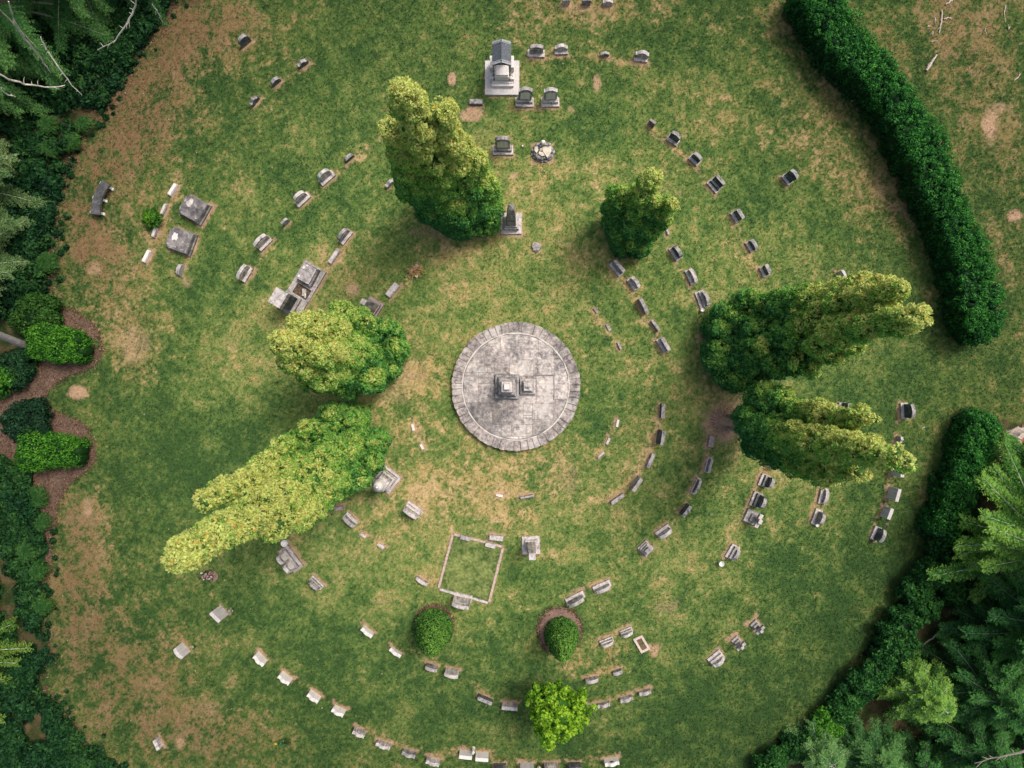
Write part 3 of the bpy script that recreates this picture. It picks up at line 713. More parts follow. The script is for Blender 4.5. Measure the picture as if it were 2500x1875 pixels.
    (4.216, -2.508, -2.067, 0.296, 0.13, 0.1, 0.1, 'low', 0, 'P', 1.0, None, 'tiny pale marker, middle of three lower right of the platform', 13),
    (3.892, -3.117, -2.377, 0.376, 0.13, 0.1, 0.1, 'low', 0, 'P', 1.0, None, 'tiny pale marker, bottom of three lower right of the platform', 13),
]

# ------------------------------------------------------------------ headstones
def profile(kind, w, h):
    """front outline of a tablet, x across and z up, counter-clockwise"""
    hw = w/2
    N = 14
    top = []
    for i in range(N+1):
        u = -1+2*i/N
        a = abs(u)
        if kind == 'flat': z = h - .01*(a > .95)
        elif kind == 'arch': z = h - .20*w*a**2
        elif kind == 'round': z = h - hw*.92*(1-math.sqrt(max(0, 1-a*a)))
        elif kind == 'gable': z = h - .28*w*a
        elif kind == 'ogee':
            z = h - .26*w*(.5-.5*math.cos(PI*min(1, a/.75))) + (.07*w if a > .9 else 0)
        elif kind == 'serp':
            z = h - .17*w*(.5-.5*math.cos(PI*min(1, max(0, a-.12)/.62))) + (.05*w if a > .82 else 0)
        elif kind == 'shoulder':
            z = h - (.22*w*(a/.72)**2 if a < .72 else .30*w)
        else: z = h
        top.append((u*hw, max(z, h*.35)))
    pts = [(-hw, 0)] + top + [(hw, 0)]
    out = []
    for p in pts[::-1]:
        if not out or (abs(out[-1][0]-p[0])+abs(out[-1][1]-p[1])) > 1e-4: out.append(p)
    return out

def slab(name, kind, w, h, t, y, z0, mat, parent, bevel=.012, inset=0):
    bm = bmesh.new()
    pts = profile(kind, w, h)
    if inset:
        pts = [(x*(1-2*inset/w), inset+z*(1-2*inset/h)) for x, z in pts]
    # extruded along y
    M = Matrix(((1,0,0,0),(0,0,-1,y),(0,1,0,z0),(0,0,0,1)))
    add_prism(bm, pts, -t/2, t/2, M)
    return bm_obj(name, bm, mat, parent, bevel)

PROUD = .012
def headstone(x, y, yaw, w, h, td, bd, prof, base, mat, tw, panel, label, group, rng):
    low = prof == 'low'
    root = empty('grave_marker' if low else 'headstone', (x, y, -.02), yaw, label, 'grave marker' if low else 'headstone', group)
    root.rotation_euler = (rng.gauss(0, .028), rng.gauss(0, .022), yaw+rng.gauss(0, .02))
    SITE_BARE.append((x, y, yaw, w/2, -bd/2, bd/2))
    if low:
        bm = bmesh.new()
        add_frustum(bm, w, bd, w*.99, bd*.97, 0, h*.8)
        bm_obj('block', bm, STONE[mat], root, .015)
        if w > .35:
            bm = bmesh.new()
            add_frustum(bm, w*.93, bd*.88, w*.9, bd*.82, h*.8, h+.02)
            bm_obj('top_face', bm, STONE[mat], root, .01)
        return root
    z = 0.0
    bmat = {'W':'W', 'N':'N', 'P':'P', 'G':'P', 'D':'P', 'B':'B'}[mat]
    if base:
        bm = bmesh.new(); hh = .15 if base == 1 else .13
        add_frustum(bm, w, bd, w*.985, bd*.97, 0, hh)
        bm_obj('base', bm, STONE[bmat], root, .018)
        z = hh
        if base == 2:
            bm = bmesh.new()
            w2 = w*(.5+.5*tw)
            d2 = td+(bd-td)*.5
            add_frustum(bm, w2, d2, w2*.95, d2*.9, z, z+.15, 0, bd/2-d2/2-.015)
            bm_obj('plinth', bm, STONE[mat], root, .018)
            z += .15
    ww = w*tw if tw != 1.0 else (w if not base else w*.9)
    ty = bd/2-td/2-(.03 if base else 0)
    th = max(h-z, .2)
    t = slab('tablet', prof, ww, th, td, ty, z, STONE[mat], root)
    if panel or (ww > .5 and th > .42 and mat in 'PG' and rng.random() < .6):
        pm = panel or mat
        p = slab('inscription_panel', 'arch' if prof != 'flat' else 'flat', ww*.72, th*.66, PROUD, ty-td/2-PROUD/2-.001, z+th*.1, STONE[pm], root, .004)
        p.parent = root
    return root

rng = random.Random(7)
for s in STONES:
    headstone(*s[:13], GROUPS[s[13]], rng)
for a, b in zip(STONES, STONES[1:]):
    # turf worn along the rows, on the side the stones face
    if a[13] == b[13] and math.hypot(a[0]-b[0], a[1]-b[1]) < 2.3:
        fa, fb = .16, .16
        ROW_LINKS.append((a[0]+math.sin(a[2])*fa, a[1]-math.cos(a[2])*fa, b[0]+math.sin(b[2])*fb, b[1]-math.cos(b[2])*fb))

# ------------------------------------------------------------------ round platform and its pedestals
def clip_circle(poly, cx, cy, R, n=72):
    """clip a polygon by a circle approximated with n half-planes"""
    for k in range(n):
        a = 2*PI*(k+.5)/n
        nx, ny = math.cos(a), math.sin(a)
        out = []
        for i in range(len(poly)):
            p, q = poly[i], poly[(i+1) % len(poly)]
            dp = (p[0]-cx)*nx+(p[1]-cy)*ny-R; dq = (q[0]-cx)*nx+(q[1]-cy)*ny-R
            if dp <= 0: out.append(p)
            if (dp < 0 < dq) or (dq < 0 < dp):
                t = dp/(dp-dq)
                out.append((p[0]+(q[0]-p[0])*t, p[1]+(q[1]-p[1])*t))
        poly = out
        if len(poly) < 3: return []
    return poly

PLAT_H = .34
def paving_mat():
    m, nt, b = nodes_of('platform_paving_stone')
    L = nt.links
    ge = nt.nodes.new('ShaderNodeNewGeometry')
    tc = nt.nodes.new('ShaderNodeTexCoord')
    at = nt.nodes.new('ShaderNodeAttribute'); at.attribute_name = 'col'
    n1 = noise_node(nt, tc.outputs['Object'], 1.5, 6, .68)
    r1 = ramp(nt, [(.34, (.46,.47,.50)), (.66, (1.35,1.31,1.27))])
    L.new(n1.outputs['Fac'], r1.inputs['Fac'])
    n2 = noise_node(nt, tc.outputs['Object'], 6, 7, .75)
    r2 = ramp(nt, [(.36, (.50,.50,.53)), (.62, (1.25,1.24,1.20))])
    L.new(n2.outputs['Fac'], r2.inputs['Fac'])
    mx = nt.nodes.new('ShaderNodeMix'); mx.data_type = 'RGBA'; mx.blend_type = 'MULTIPLY'; mx.inputs['Factor'].default_value = 1
    L.new(at.outputs['Color'], mx.inputs['A']); L.new(r1.outputs['Color'], mx.inputs['B'])
    mx2 = nt.nodes.new('ShaderNodeMix'); mx2.data_type = 'RGBA'; mx2.blend_type = 'MULTIPLY'; mx2.inputs['Factor'].default_value = 1
    L.new(mx.outputs['Result'], mx2.inputs['A']); L.new(r2.outputs['Color'], mx2.inputs['B'])
    # pale lime bloom near the edge of the paving
    n3 = noise_node(nt, tc.outputs['Object'], 1.1, 5, .7)
    r3 = ramp(nt, [(.56, (0,0,0)), (.66, (.75,.75,.75))])
    L.new(n3.outputs['Fac'], r3.inputs['Fac'])
    mx3 = nt.nodes.new('ShaderNodeMix'); mx3.data_type = 'RGBA'; mx3.inputs['B'].default_value = (.62,.58,.54,1)
    L.new(r3.outputs['Color'], mx3.inputs['Factor']); L.new(mx2.outputs['Result'], mx3.inputs['A'])
    L.new(mx3.outputs['Result'], b.inputs['Base Color'])
    b.inputs['Roughness'].default_value = .9
    n4 = noise_node(nt, tc.outputs['Object'], 30, 4, .7)
    bp = nt.nodes.new('ShaderNodeBump'); bp.inputs['Strength'].default_value = .4; bp.inputs['Distance'].default_value = .02
    L.new(n4.outputs['Fac'], bp.inputs['Height']); L.new(bp.outputs['Normal'], b.inputs['Normal'])
    return m

def colour_mesh(o, cols):
    """cols: colour per vertex"""
    ca = o.data.color_attributes.new('col', 'FLOAT_COLOR', 'POINT')
    ca.data.foreach_set('color', np.concatenate([np.array(cols), np.ones((len(cols), 1))], 1).astype(np.float32).ravel())

def build_platform():
    c = G(1259.5, 943.8, PLAT_H)
    R = 157.8*MPP*(CAM_H-PLAT_H)/CAM_H
    S = MPP*(CAM_H-PLAT_H)/CAM_H/4.88           # one drawing unit of the slab plan
    root = empty('stone_platform', (c.x, c.y, 0), 0, 'round grey stone platform with a ring of kerb blocks at the centre of the lawn', 'platform')
    PM = paving_mat()
    bm = bmesh.new()
    add_lathe(bm, [(R*.985, -.02), (R*.985, PLAT_H-.06), (R*.98, PLAT_H-.05)], 72)
    bm_obj('drum', bm, plain_mat('dark_joint_stone', (.10,.09,.085), 1, .3, 8, .2), root)
    rr = random.Random(3)
    # coping blocks, each slightly different
    bm = bmesh.new(); cols = []
    a = 0.03
    Ri = 131*MPP*(CAM_H-PLAT_H)/CAM_H
    while a < 2*PI-.02:
        da = rr.choice([.098,.098,.10,.115,.13,.20])*rr.uniform(.9,1.1)
        e = min(a+da, 2*PI+.03)
        if 2*PI+.03-e < .06: e = 2*PI+.03
        n = max(2, int((e-a)/.05))
        g = .0042*rr.uniform(.5, 1.6)
        ro = R*(1+rr.uniform(-.007,.006)); ri = Ri*(1+rr.uniform(-.006,.004))
        pts = [(ri*math.cos(a+g+(e-a-2*g)*k/n), ri*math.sin(a+g+(e-a-2*g)*k/n)) for k in range(n+1)][::-1]
        arc = [(ro*math.cos(a+g+(e-a-2*g)*k/n), ro*math.sin(a+g+(e-a-2*g)*k/n)) for k in range(n+1)]
        # rounded outer corners, as worn blocks have
        arc[0] = tuple(v*.992 for v in arc[0]); arc[-1] = tuple(v*.992 for v in arc[-1])
        vs = add_prism(bm, arc+pts, PLAT_H-.05, PLAT_H+rr.uniform(-.010,.008))
        t = rr.uniform(.74,1.12)
        cols += [(.435*t,.395*t,.372*t)]*len(vs)
        a = e
    o = bm_obj('coping', bm, PM, root)
    colour_mesh(o, cols)
    bm = bmesh.new()
    add_lathe(bm, [(Ri*1.01, PLAT_H-.045), (Ri*1.012, PLAT_H-.022), (.01, PLAT_H-.021)], 72)
    bm_obj('mortar_bed', bm, plain_mat('weathered_mortar', (.19,.175,.162), .95, .5, 5, .3), root)
    bm = bmesh.new()
    q0 = []; q1 = []
    for k in range(144):
        a = 2*PI*k/144; w_ = .025+.05*vnoise(np.array([a*3.0]), np.array([.5]), .35, 5)[0]
        q0.append(bm.verts.new((Ri*1.008*math.cos(a), Ri*1.008*math.sin(a), PLAT_H+.0035)))
        q1.append(bm.verts.new(((Ri*1.008-w_)*math.cos(a), (Ri*1.008-w_)*math.sin(a), PLAT_H+.0055)))
    for k in range(144): bm.faces.new((q1[k], q0[k], q0[(k+1) % 144], q1[(k+1) % 144]))
    bm_obj('lime_joint', bm, MORTAR, root)
    rects = [(150,210,470,565),(470,210,640,400),(640,210,1095,400),(470,400,850,590),(850,400,1095,530),(1095,210,1270,485),(1270,210,1490,520),
             (850,530,1035,720),(1035,530,1090,705),(1090,485,1280,710),(1280,520,1490,660),(150,565,485,680),(485,590,570,680),(570,590,750,700),
             (750,590,850,700),(150,680,380,1045),(380,680,575,810),(380,810,580,1040),(575,700,875,1000),(1070,720,1275,960),(875,720,1070,960),
             (1280,660,1490,1005),(875,960,1070,1055),(1070,960,1270,1055),(1270,1005,1490,1240),(150,1045,510,1220),(510,1020,600,1140),(600,1000,730,1140),
             (730,1000,915,1300),(915,1055,1025,1190),(1025,1055,1270,1235),(915,1190,1025,1300),(150,1220,545,1510),(545,1140,655,1305),(655,1205,735,1305),
             (655,1140,730,1205),(545,1305,655,1510),(655,1305,770,1440),(770,1300,1025,1440),(1025,1235,1490,1510),(655,1440,1025,1510),(510,1140,545,1220)]
    bm = bmesh.new(); cols = []
    cx, cy = 826, 848
    for (x0, y0, x1, y1) in rects:
        g = 1.8+rr.uniform(-.9, 1.3)
        poly = [(x0+g+rr.uniform(-1,1.5), y0+g+rr.uniform(-1,1.5)), (x1-g-rr.uniform(-1,1.5), y0+g+rr.uniform(-1,1.5)), (x1-g-rr.uniform(-1,1.5), y1-g-rr.uniform(-1,1.5)), (x0+g+rr.uniform(-1,1.5), y1-g-rr.uniform(-1,1.5))]
        # nibble the corners so that no slab is a perfect rectangle
        poly = clip_circle(poly, cx, cy, 622)
        if len(poly) < 3: continue
        pts = [((x-cx)*S, -(y-cy)*S) for x, y in poly][::-1]
        vs = add_prism(bm, pts, PLAT_H-.04, PLAT_H+rr.uniform(-.009,.004))
        t = rr.uniform(.62,1.18)
        if x0 < 870 and 690 < y0 < 1150: t *= .82
        cols += [(.49*t,.455*t,.43*t)]*len(vs)
    o = bm_obj('paving', bm, PM, root)
    colour_mesh(o, cols)
    # stepped pedestal
    def ped(px, py, label, steps, cap):
        p = G(px, py, PLAT_H)
        r = empty('pedestal', (p.x, p.y, PLAT_H-.004), rr.uniform(-.02,.02), label, 'pedestal')
        for i, (name, w0, w1, z0, z1, mat, dy) in enumerate(steps):
            bm = bmesh.new(); add_frustum(bm, w0, w0, w1, w1, z0, z1, 0, 0, 0, dy)
            bm_obj(name, bm, STONE[mat], r, .02)
        return r
    ped(1238.2, 944.0, 'tall dark stepped pedestal with pale cap, left of two on the round platform',
        [('plinth',1.04,1.02,0,.20,'D',0),('step',.82,.78,.20,.42,'D',0),('step',.70,.66,.42,.60,'G',0),('die',.48,.46,.60,1.30,'D',0),('cornice',.52,.44,1.30,1.42,'P',0),('cap',.27,.22,1.42,1.62,'W',0)], 1)
    r = ped(1288.5, 943.5, 'smaller pale pedestal with worn round knob, right of two on the round platform',
        [('plinth',.68,.66,0,.16,'P',0),('step',.50,.46,.16,.34,'G',0),('die',.37,.35,.34,.62,'P',0)], 1)
    bm = bmesh.new(); add_rock(bm, (0,0,.66), .12, rr, .7); bm_obj('knob', bm, STONE['P'], r)
    # crumbs of lime on the slabs to the right of it
build_platform()

# ------------------------------------------------------------------ roofed tomb
def build_roofed_tomb():
    # front faces the platform (local -Y)
    cx = G(1226, 191).x
    y0 = G(1226, 234).y; y1 = G(1226, 147.6, .14).y
    root = empty('roofed_tomb', (cx, (y0+y1)/2, 0), 0, 'white marble tomb under a small blue-grey gabled iron canopy, top centre', 'tomb')
    cy = (y0+y1)/2; d = y1-y0; w = 1.50
    SITE_BARE.append((cx, cy, 0, w/2, -d/2, d/2))
    def part(name, *boxes, mat='W', bev=.012, par=None):
        bm = bmesh.new()
        for b in boxes: add_box(bm, *b)
        return bm_obj(name, bm, STONE[mat] if isinstance(mat, str) else mat, par or root, bev)
    part('slab', (-w/2, w/2, -d/2, d/2, -.02, .13), mat='N')
    ys = G(1226, 217).y-cy
    part('step', (-.46, .50, ys, ys+.10, .131, .30), (-.44, .48, ys+.10, ys+.2, .131, .34))
    part('podium', (-.52, .52, ys+.21, d/2-.16, .131, .50))
    part('side_wing', (-.515, -.40, ys+.5, d/2-.18, .501, .95))
    part('side_wing', (.40, .515, ys+.5, d/2-.18, .501, .95))
    yf = G(1226, 197, .5).y-cy          # front posts
    part('sarcophagus', (-.30, .30, yf+.06, yf+.55, .501, .72), (-.27, .27, yf+.10, yf+.52, .721, .82))
    t = slab('stele', 'round', .56, 1.25, .12, d/2-.30, .501, STONE['W'], root)
    bm = bmesh.new(); add_lathe(bm, [(.045, 0), (.05, .01), (.03, .015)], 12)
    for v in bm.verts: v.co = Vector((v.co.x, -v.co.z+d/2-.3615, v.co.y+1.25))
    bm_obj('rusty_socket', bm, plain_mat('rust', (.22,.11,.05), .9, .4, 30), t)
    # iron posts
    zb, zt = .50, 1.95
    yb = d/2-.20
    for sx in (-1, 1):
        for yy in (yf+.03, yb):
            bm = bmesh.new()
            prof = [(.034, zb), (.036, zb+.06), (.018, zb+.09), (.020, zb+.42), (.036, zb+.45), (.038, zb+.52), (.018, zb+.56), (.017, zb+.80), (.032, zb+.83), (.017, zb+.87), (.016, zb+1.1), (.030, zb+1.13), (.017, zb+1.17), (.018, zt)]
            add_lathe(bm, prof, 8, sx*.34, yy)
            if yy < 0.2*d:
                add_tube(bm, [(sx*.34, yy, zb+.47), (sx*.42, yy, zb+.43), (sx*.47, yy+.02, zb+.30)], .011, 5)
                add_tube(bm, [(sx*.34, yy, zt-.22), (sx*.29, yy, zt-.12), (sx*.20, yy, zt-.05)], .012, 5)
            bm_obj('post', bm, IRON, root)
    bm = bmesh.new()
    for yy in (yf+.03, yb):
        add_box(bm, -.37, .37, yy-.02, yy+.02, zt, zt+.04)
    for sx in (-1, 1):
        add_box(bm, sx*.34-.02, sx*.34+.02, yf+.055, yb-.025, zt+.002, zt+.038)
    bm_obj('eaves_beam', bm, IRON, root)
    # gabled roof, ridge running front to back
    hw = .385; rise = .24; zr = zt+.045; ya, yc = yf-.03, yb+.08
    bm = bmesh.new()
    tt = .025
    for sx in (-1, 1):
        add_prism(bm, [(0, zr+rise), (sx*hw, zr), (sx*hw, zr-tt), (0, zr+rise-tt)], -(yc), -(ya), Matrix(((1,0,0,0),(0,0,-1,0),(0,1,0,0),(0,0,0,1))))
    roof = bm_obj('roof', bm, ROOFM, root)
    bm = bmesh.new()
    n = 13
    L_ = math.hypot(hw, rise)
    for sx in (-1, 1):
        for k in range(1, n):
            yy = ya+.06+(yc-ya-.12)*k/n
            R_ = Matrix.Translation((0, yy, zr+rise+.004)) @ Matrix.Rotation(sx*math.atan2(rise, hw), 4, 'Y')
            add_box(bm, min(0, sx*L_)+.012, max(0, sx*L_)-.012, -.008, .008, 0, .009, R_)
    bm_obj('roof_ribs', bm, ROOFM, roof)
    for sx in (-1, 1):
        for yy, wd in ((ya+.035, .035), (ya+.105, .016), (yc-.035, .035), (yc-.105, .016)):
            bm = bmesh.new()
            R_ = Matrix.Translation((0, yy, zr+rise+.006)) @ Matrix.Rotation(sx*math.atan2(rise, hw), 4, 'Y')
            add_box(bm, min(0, sx*L_)+.006, max(0, sx*L_)-.002, -wd, wd, 0, .016, R_)
            bm_obj('bargeboard', bm, ROOFTRIM, roof)
    bm = bmesh.new()
    add_tube(bm, [(0, ya-.01, zr+rise+.012), (0, yc+.01, zr+rise+.012)], .02, 6)
    bm_obj('ridge_pole', bm, IRON, roof)
build_roofed_tomb()

# ------------------------------------------------------------------ obelisks
def obelisk(base_px, w, yaw, h, sw0, sw1, label, mats, tiers, truncated=False):
    p = G(*base_px)
    root = empty('obelisk', (p.x, p.y, -.02), yaw, label, 'obelisk')
    SITE_BARE.append((p.x, p.y, yaw, w/2, -w/2, w/2))
    z = 0
    for i, (f, hh) in enumerate(tiers):
        bm = bmesh.new(); add_frustum(bm, w*f, w*f, w*f*.97, w*f*.97, z, z+hh)
        bm_obj('base' if i == 0 else 'step', bm, STONE[mats[0]], root, .02); z += hh
    bm = bmesh.new()
    ht = h - (0 if truncated else sw1*.7)
    vs = add_frustum(bm, sw0, sw0, sw1, sw1, z, ht)
    if not truncated:
        apex = bm.verts.new((0, 0, h))
        top = [f for f in bm.faces if all(abs(v.co.z-ht) < 1e-5 for v in f.verts)][0]
        ring = list(top.verts); bm.faces.remove(top)
        for i in range(4): bm.faces.new((ring[i], ring[(i+1) % 4], apex))
    bm_obj('shaft', bm, STONE[mats[1]], root, .012)
obelisk((912, 751), .72, -.56, 2.1, .46, .22, 'dark truncated obelisk on a reddish stepped base by the left conifer', 'BG', [(1, .20), (.78, .22)], True)
obelisk((1248, 546.5), .95, 0, 3.0, .42, .26, 'dark tall obelisk on a pale square base below the twin-topped conifer', 'PG', [(1, .12), (.68, .28), (.56, .14)])
obelisk((1296, 1330), .80, .03, 2.1, .40, .27, 'pale cut-off obelisk on a square base right of the kerbed grass plot', 'PP', [(1, .12), (.62, .16)], True)

# ------------------------------------------------------------------ big ledger tombs with clipped corners
def ledger_tomb(px, py, w, d, yaw, label, splash):
    p = G(px, py)
    root = empty('ledger_tomb', (p.x, p.y, -.02), yaw, label, 'tomb', 'big ledger tombs by the leafy shrub')
    SITE_BARE.append((p.x, p.y, yaw, w/2, -d/2, d/2))
    bm = bmesh.new(); add_frustum(bm, w, d, w*.99, d*.99, 0, .14); bm_obj('base', bm, STONE['K'], root, .02)
    c = .20
    def oct_(s, dy=0):
        hw, hd = w/2*s, d/2*s
        return [(-hw, -hd+dy), (hw, -hd+dy), (hw, hd-c+dy), (hw-c*.7, hd+dy), (-hw+c*.7, hd+dy), (-hw, hd-c+dy)]
    bm = bmesh.new(); add_prism(bm, oct_(.94, .03), .14, .34); bm_obj('body', bm, STONE['K'], root, .02)
    bm = bmesh.new(); add_prism(bm, oct_(.90, .02), .34, .40); bm_obj('ledger', bm, STONE['K'], root, .025)
    bm = bmesh.new()
    rr = random.Random(splash)
    pts = []
    for k in range(16):
        a = 2*PI*k/16; r_ = .15*rr.uniform(.65, 1.15)
        pts.append((.0+r_*1.25*math.cos(a)+(.08 if splash == 1 else .14), .22+r_*math.sin(a)))
    add_prism(bm, pts, .399, .404); bm_obj('white_lichen_patch', bm, STONE['W' if splash == 1 else 'P'], root)
ledger_tomb(480, 513.6, 1.0, 1.08, PI/2-.51, 'large dark ledger tomb with clipped corners, upper of two beside the leafy shrub', 2)
ledger_tomb(447.6, 590.8, 1.02, 1.1, PI/2-.35, 'large ledger tomb with a bright white splash, lower of two beside the leafy shrub', 1)

# ------------------------------------------------------------------ broken twin tombs
def broken_tombs():
    p = G(738, 708)
    yaw = math.atan2(.60, -.80)-PI/2           # local +Y points outward (upper left)
    ax = Vector((340, -655, 0)).normalized()
    yaw = math.atan2(-165, -(-275)) if False else math.atan2(165, -275)-PI/2
    root = empty('broken_tomb', (p.x, p.y, -.02), yaw, 'broken double tomb on one long platform with a sunken hole in the middle', 'tomb')
    W, D = 2.42, 1.06
    SITE_BARE.append((p.x, p.y, yaw, W/2, -D/2, D/2))
    def part(name, boxes, mat, bev=.02, mtx=None):
        bm = bmesh.new()
        for b in boxes: add_box(bm, *b, M=mtx)
        return bm_obj(name, bm, STONE[mat] if isinstance(mat, str) else mat, root, bev)
    s = 1      # +X runs towards the upper right end
    part('platform', [(.18, W/2, -D/2, D/2, 0, .14), (-W/2, -.30, -D/2, D/2, 0, .16), (-.30, .18, .30, D/2, 0, .12), (-.299, .179, -D/2, -.40, 0, .10)], 'G')
    bm = bmesh.new(); add_box(bm, -.30, .18, -.40, .30, -.01, .035); bm_obj('hole_floor', bm, SOIL, root)
    R1 = Matrix.Translation((.72, .0, .14)) @ Matrix.Rotation(.05, 4, 'Z')
    part('grave_block', [(-.41, .41, -.33, .36, .001, .26)], 'K', .03, R1)
    part('grave_slab', [(-.37, .37, -.25, .34, .261, .36)], 'G', .02, R1)
    part('fallen_stone', [(.28, .36, .12, .20, .361, .42), (.12, .24, .2, .30, .361, .43), (-.30,-.18,.22,.32,.361,.42)], 'W', .02, R1)
    R2 = Matrix.Translation((-.72, .06, .16))
    part('tomb_step', [(-.36, .36, -.33, .36, .001, .20)], 'G', .02, R2)
    part('tomb_die', [(-.31, .31, -.20, .30, .201, 1.25)], 'D', .03, R2)
    part('tomb_cap', [(-.35, .35, -.22, .34, 1.251, 1.62)], 'P', .03, R2)
    part('loose_slab', [(-.16, .16, -.30, -.05, .0, .05)], 'P', .01, Matrix.Translation((-.12, -.02, .10)) @ Matrix.Rotation(.5, 4, 'Z') @ Matrix.Rotation(.5, 4, 'X'))
    rr = random.Random(4)
    bm = bmesh.new()
    for i in range(26): add_rock(bm, (rr.uniform(-.28, .16), rr.uniform(-.36, .26), rr.uniform(.03, .07)), rr.uniform(.02, .055), rr)
    bm_obj('rubble', bm, plain_mat('rusty_rubble', (.17,.11,.06), 1, .5, 12), root)
    bm = bmesh.new()
    for i in range(3): add_rock(bm, (-.20+.05*i, -.30+.03*i, .10), .045, rr)
    bm_obj('white_rubble', bm, STONE['W'], root)
broken_tombs()

# ------------------------------------------------------------------ other monuments
def double_monument():
    p = G(712, 1363)
    yaw = math.atan2(-.60, -.80)-PI/2
    root = empty('double_headstone', (p.x, p.y, -.02), yaw, 'grey double monument with two round-topped tablets side by side on one base', 'headstone')
    SITE_BARE.append((p.x, p.y, yaw, .58, -.28, .28))
    bm = bmesh.new(); add_frustum(bm, 1.16, .50, 1.14, .48, 0, .14); bm_obj('base', bm, STONE['G'], root, .02)
    bm = bmesh.new(); add_frustum(bm, 1.0, .32, .96, .28, .14, .30, 0, .04); bm_obj('plinth', bm, STONE['G'], root, .02)
    for sx in (-1, 1):
        t = slab('tablet', 'round', .44, .74, .15, .07, .30, STONE['P'], root)
        for c in (t,): c.location.x = sx*.235
        q = slab('inscription_panel', 'round', .30, .48, .012, .07-.075-.007, .36, STONE['W'], t, .003)
double_monument()

def urn(bm, z, s, cx=0, cy=0):
    add_lathe(bm, [(.10*s, z), (.11*s, z+.03*s), (.045*s, z+.07*s), (.05*s, z+.12*s), (.14*s, z+.26*s), (.155*s, z+.38*s), (.12*s, z+.46*s), (.13*s, z+.48*s), (.07*s, z+.55*s), (.03*s, z+.60*s), (.035*s, z+.64*s), (.01, z+.67*s)], 14, cx, cy)

def urn_monument():
    p = G(945.4, 1170)
    yaw = .93
    root = empty('urn_monument', (p.x, p.y, -.02), yaw, 'pale stepped monument topped by a draped urn under the lower left conifer', 'monument')
    SITE_BARE.append((p.x, p.y, yaw, .46, -.46, .46))
    for nm, w0, w1, z0, z1, m in (('base', .92, .91, 0, .14, 'P'), ('step', .72, .70, .14, .36, 'G'), ('step', .62, .60, .36, .50, 'P'), ('die', .46, .42, .50, 1.15, 'P'), ('cornice', .54, .48, 1.15, 1.27, 'P')):
        bm = bmesh.new(); add_frustum(bm, w0, w0, w1, w1, z0, z1); bm_obj(nm, bm, STONE[m], root, .02)
    bm = bmesh.new(); urn(bm, 1.27, 1.75); bm_obj('urn', bm, STONE['W'], root, 0, True)
urn_monument()

def stepped_pedestal():
    p = G(1575.5, 1337.5)
    root = empty('stepped_pedestal', (p.x, p.y, -.02), .78, 'square grey pedestal of shrinking steps standing cornerwise, lower right', 'pedestal')
    SITE_BARE.append((p.x, p.y, .78, .28, -.28, .28))
    for i, (w, z0, z1, m) in enumerate(((.54, 0, .14, 'G'), (.42, .14, .28, 'P'), (.32, .28, .42, 'G'), (.20, .42, .58, 'D'))):
        bm = bmesh.new(); add_frustum(bm, w, w, w*.95, w*.95, z0, z1); bm_obj(('base', 'step', 'step', 'socket')[i], bm, STONE[m], root, .02)
stepped_pedestal()

def cross_grave(px, py, yaw, label, s=1.0, lobed=False, long_base=True):
    p = G(px, py)
    root = empty('cross_headstone', (p.x, p.y, -.02), yaw, label, 'headstone', 'stone crosses')
    SITE_BARE.append((p.x, p.y, yaw, .30*s, -.3*s, .3*s))
    bm = bmesh.new()
    if long_base: add_frustum(bm, .58*s, .56*s, .54*s, .52*s, 0, .18*s)
    else: add_frustum(bm, .46*s, .40*s, .42*s, .36*s, 0, .16*s)
    bm_obj('base', bm, STONE['G'], root, .02)
    bm = bmesh.new(); add_frustum(bm, .34*s, .30*s, .28*s, .26*s, .16*s+.02, .32*s, 0, .06); bm_obj('step', bm, STONE['G'], root, .02)
    bm = bmesh.new()
    y = .10*s; t = .075*s
    add_box(bm, -.085*s, .085*s, y-t, y+t, .32*s, .95*s)
    add_box(bm, -.29*s, -.086*s, y-t, y+t, .60*s, .77*s)
    add_box(bm, .086*s, .29*s, y-t, y+t, .60*s, .77*s)
    bm_obj('cross', bm, STONE['P' if not lobed else 'G'], root, .02)
cross_grave(1832, 1261, math.atan2(-.42, .90)-PI/2, 'pale stone cross standing on a broad square base, right of centre', 1.05)
cross_grave(1796, 1563, math.atan2(-.75, .66)-PI/2, 'dark rough stone cross, middle of three stones at lower right', .8, True, False)
cross_grave(1842, 1524, math.atan2(-.72, .70)-PI/2, 'grey stone cross on a framed base, uppermost of three at lower right', .8, True, False)

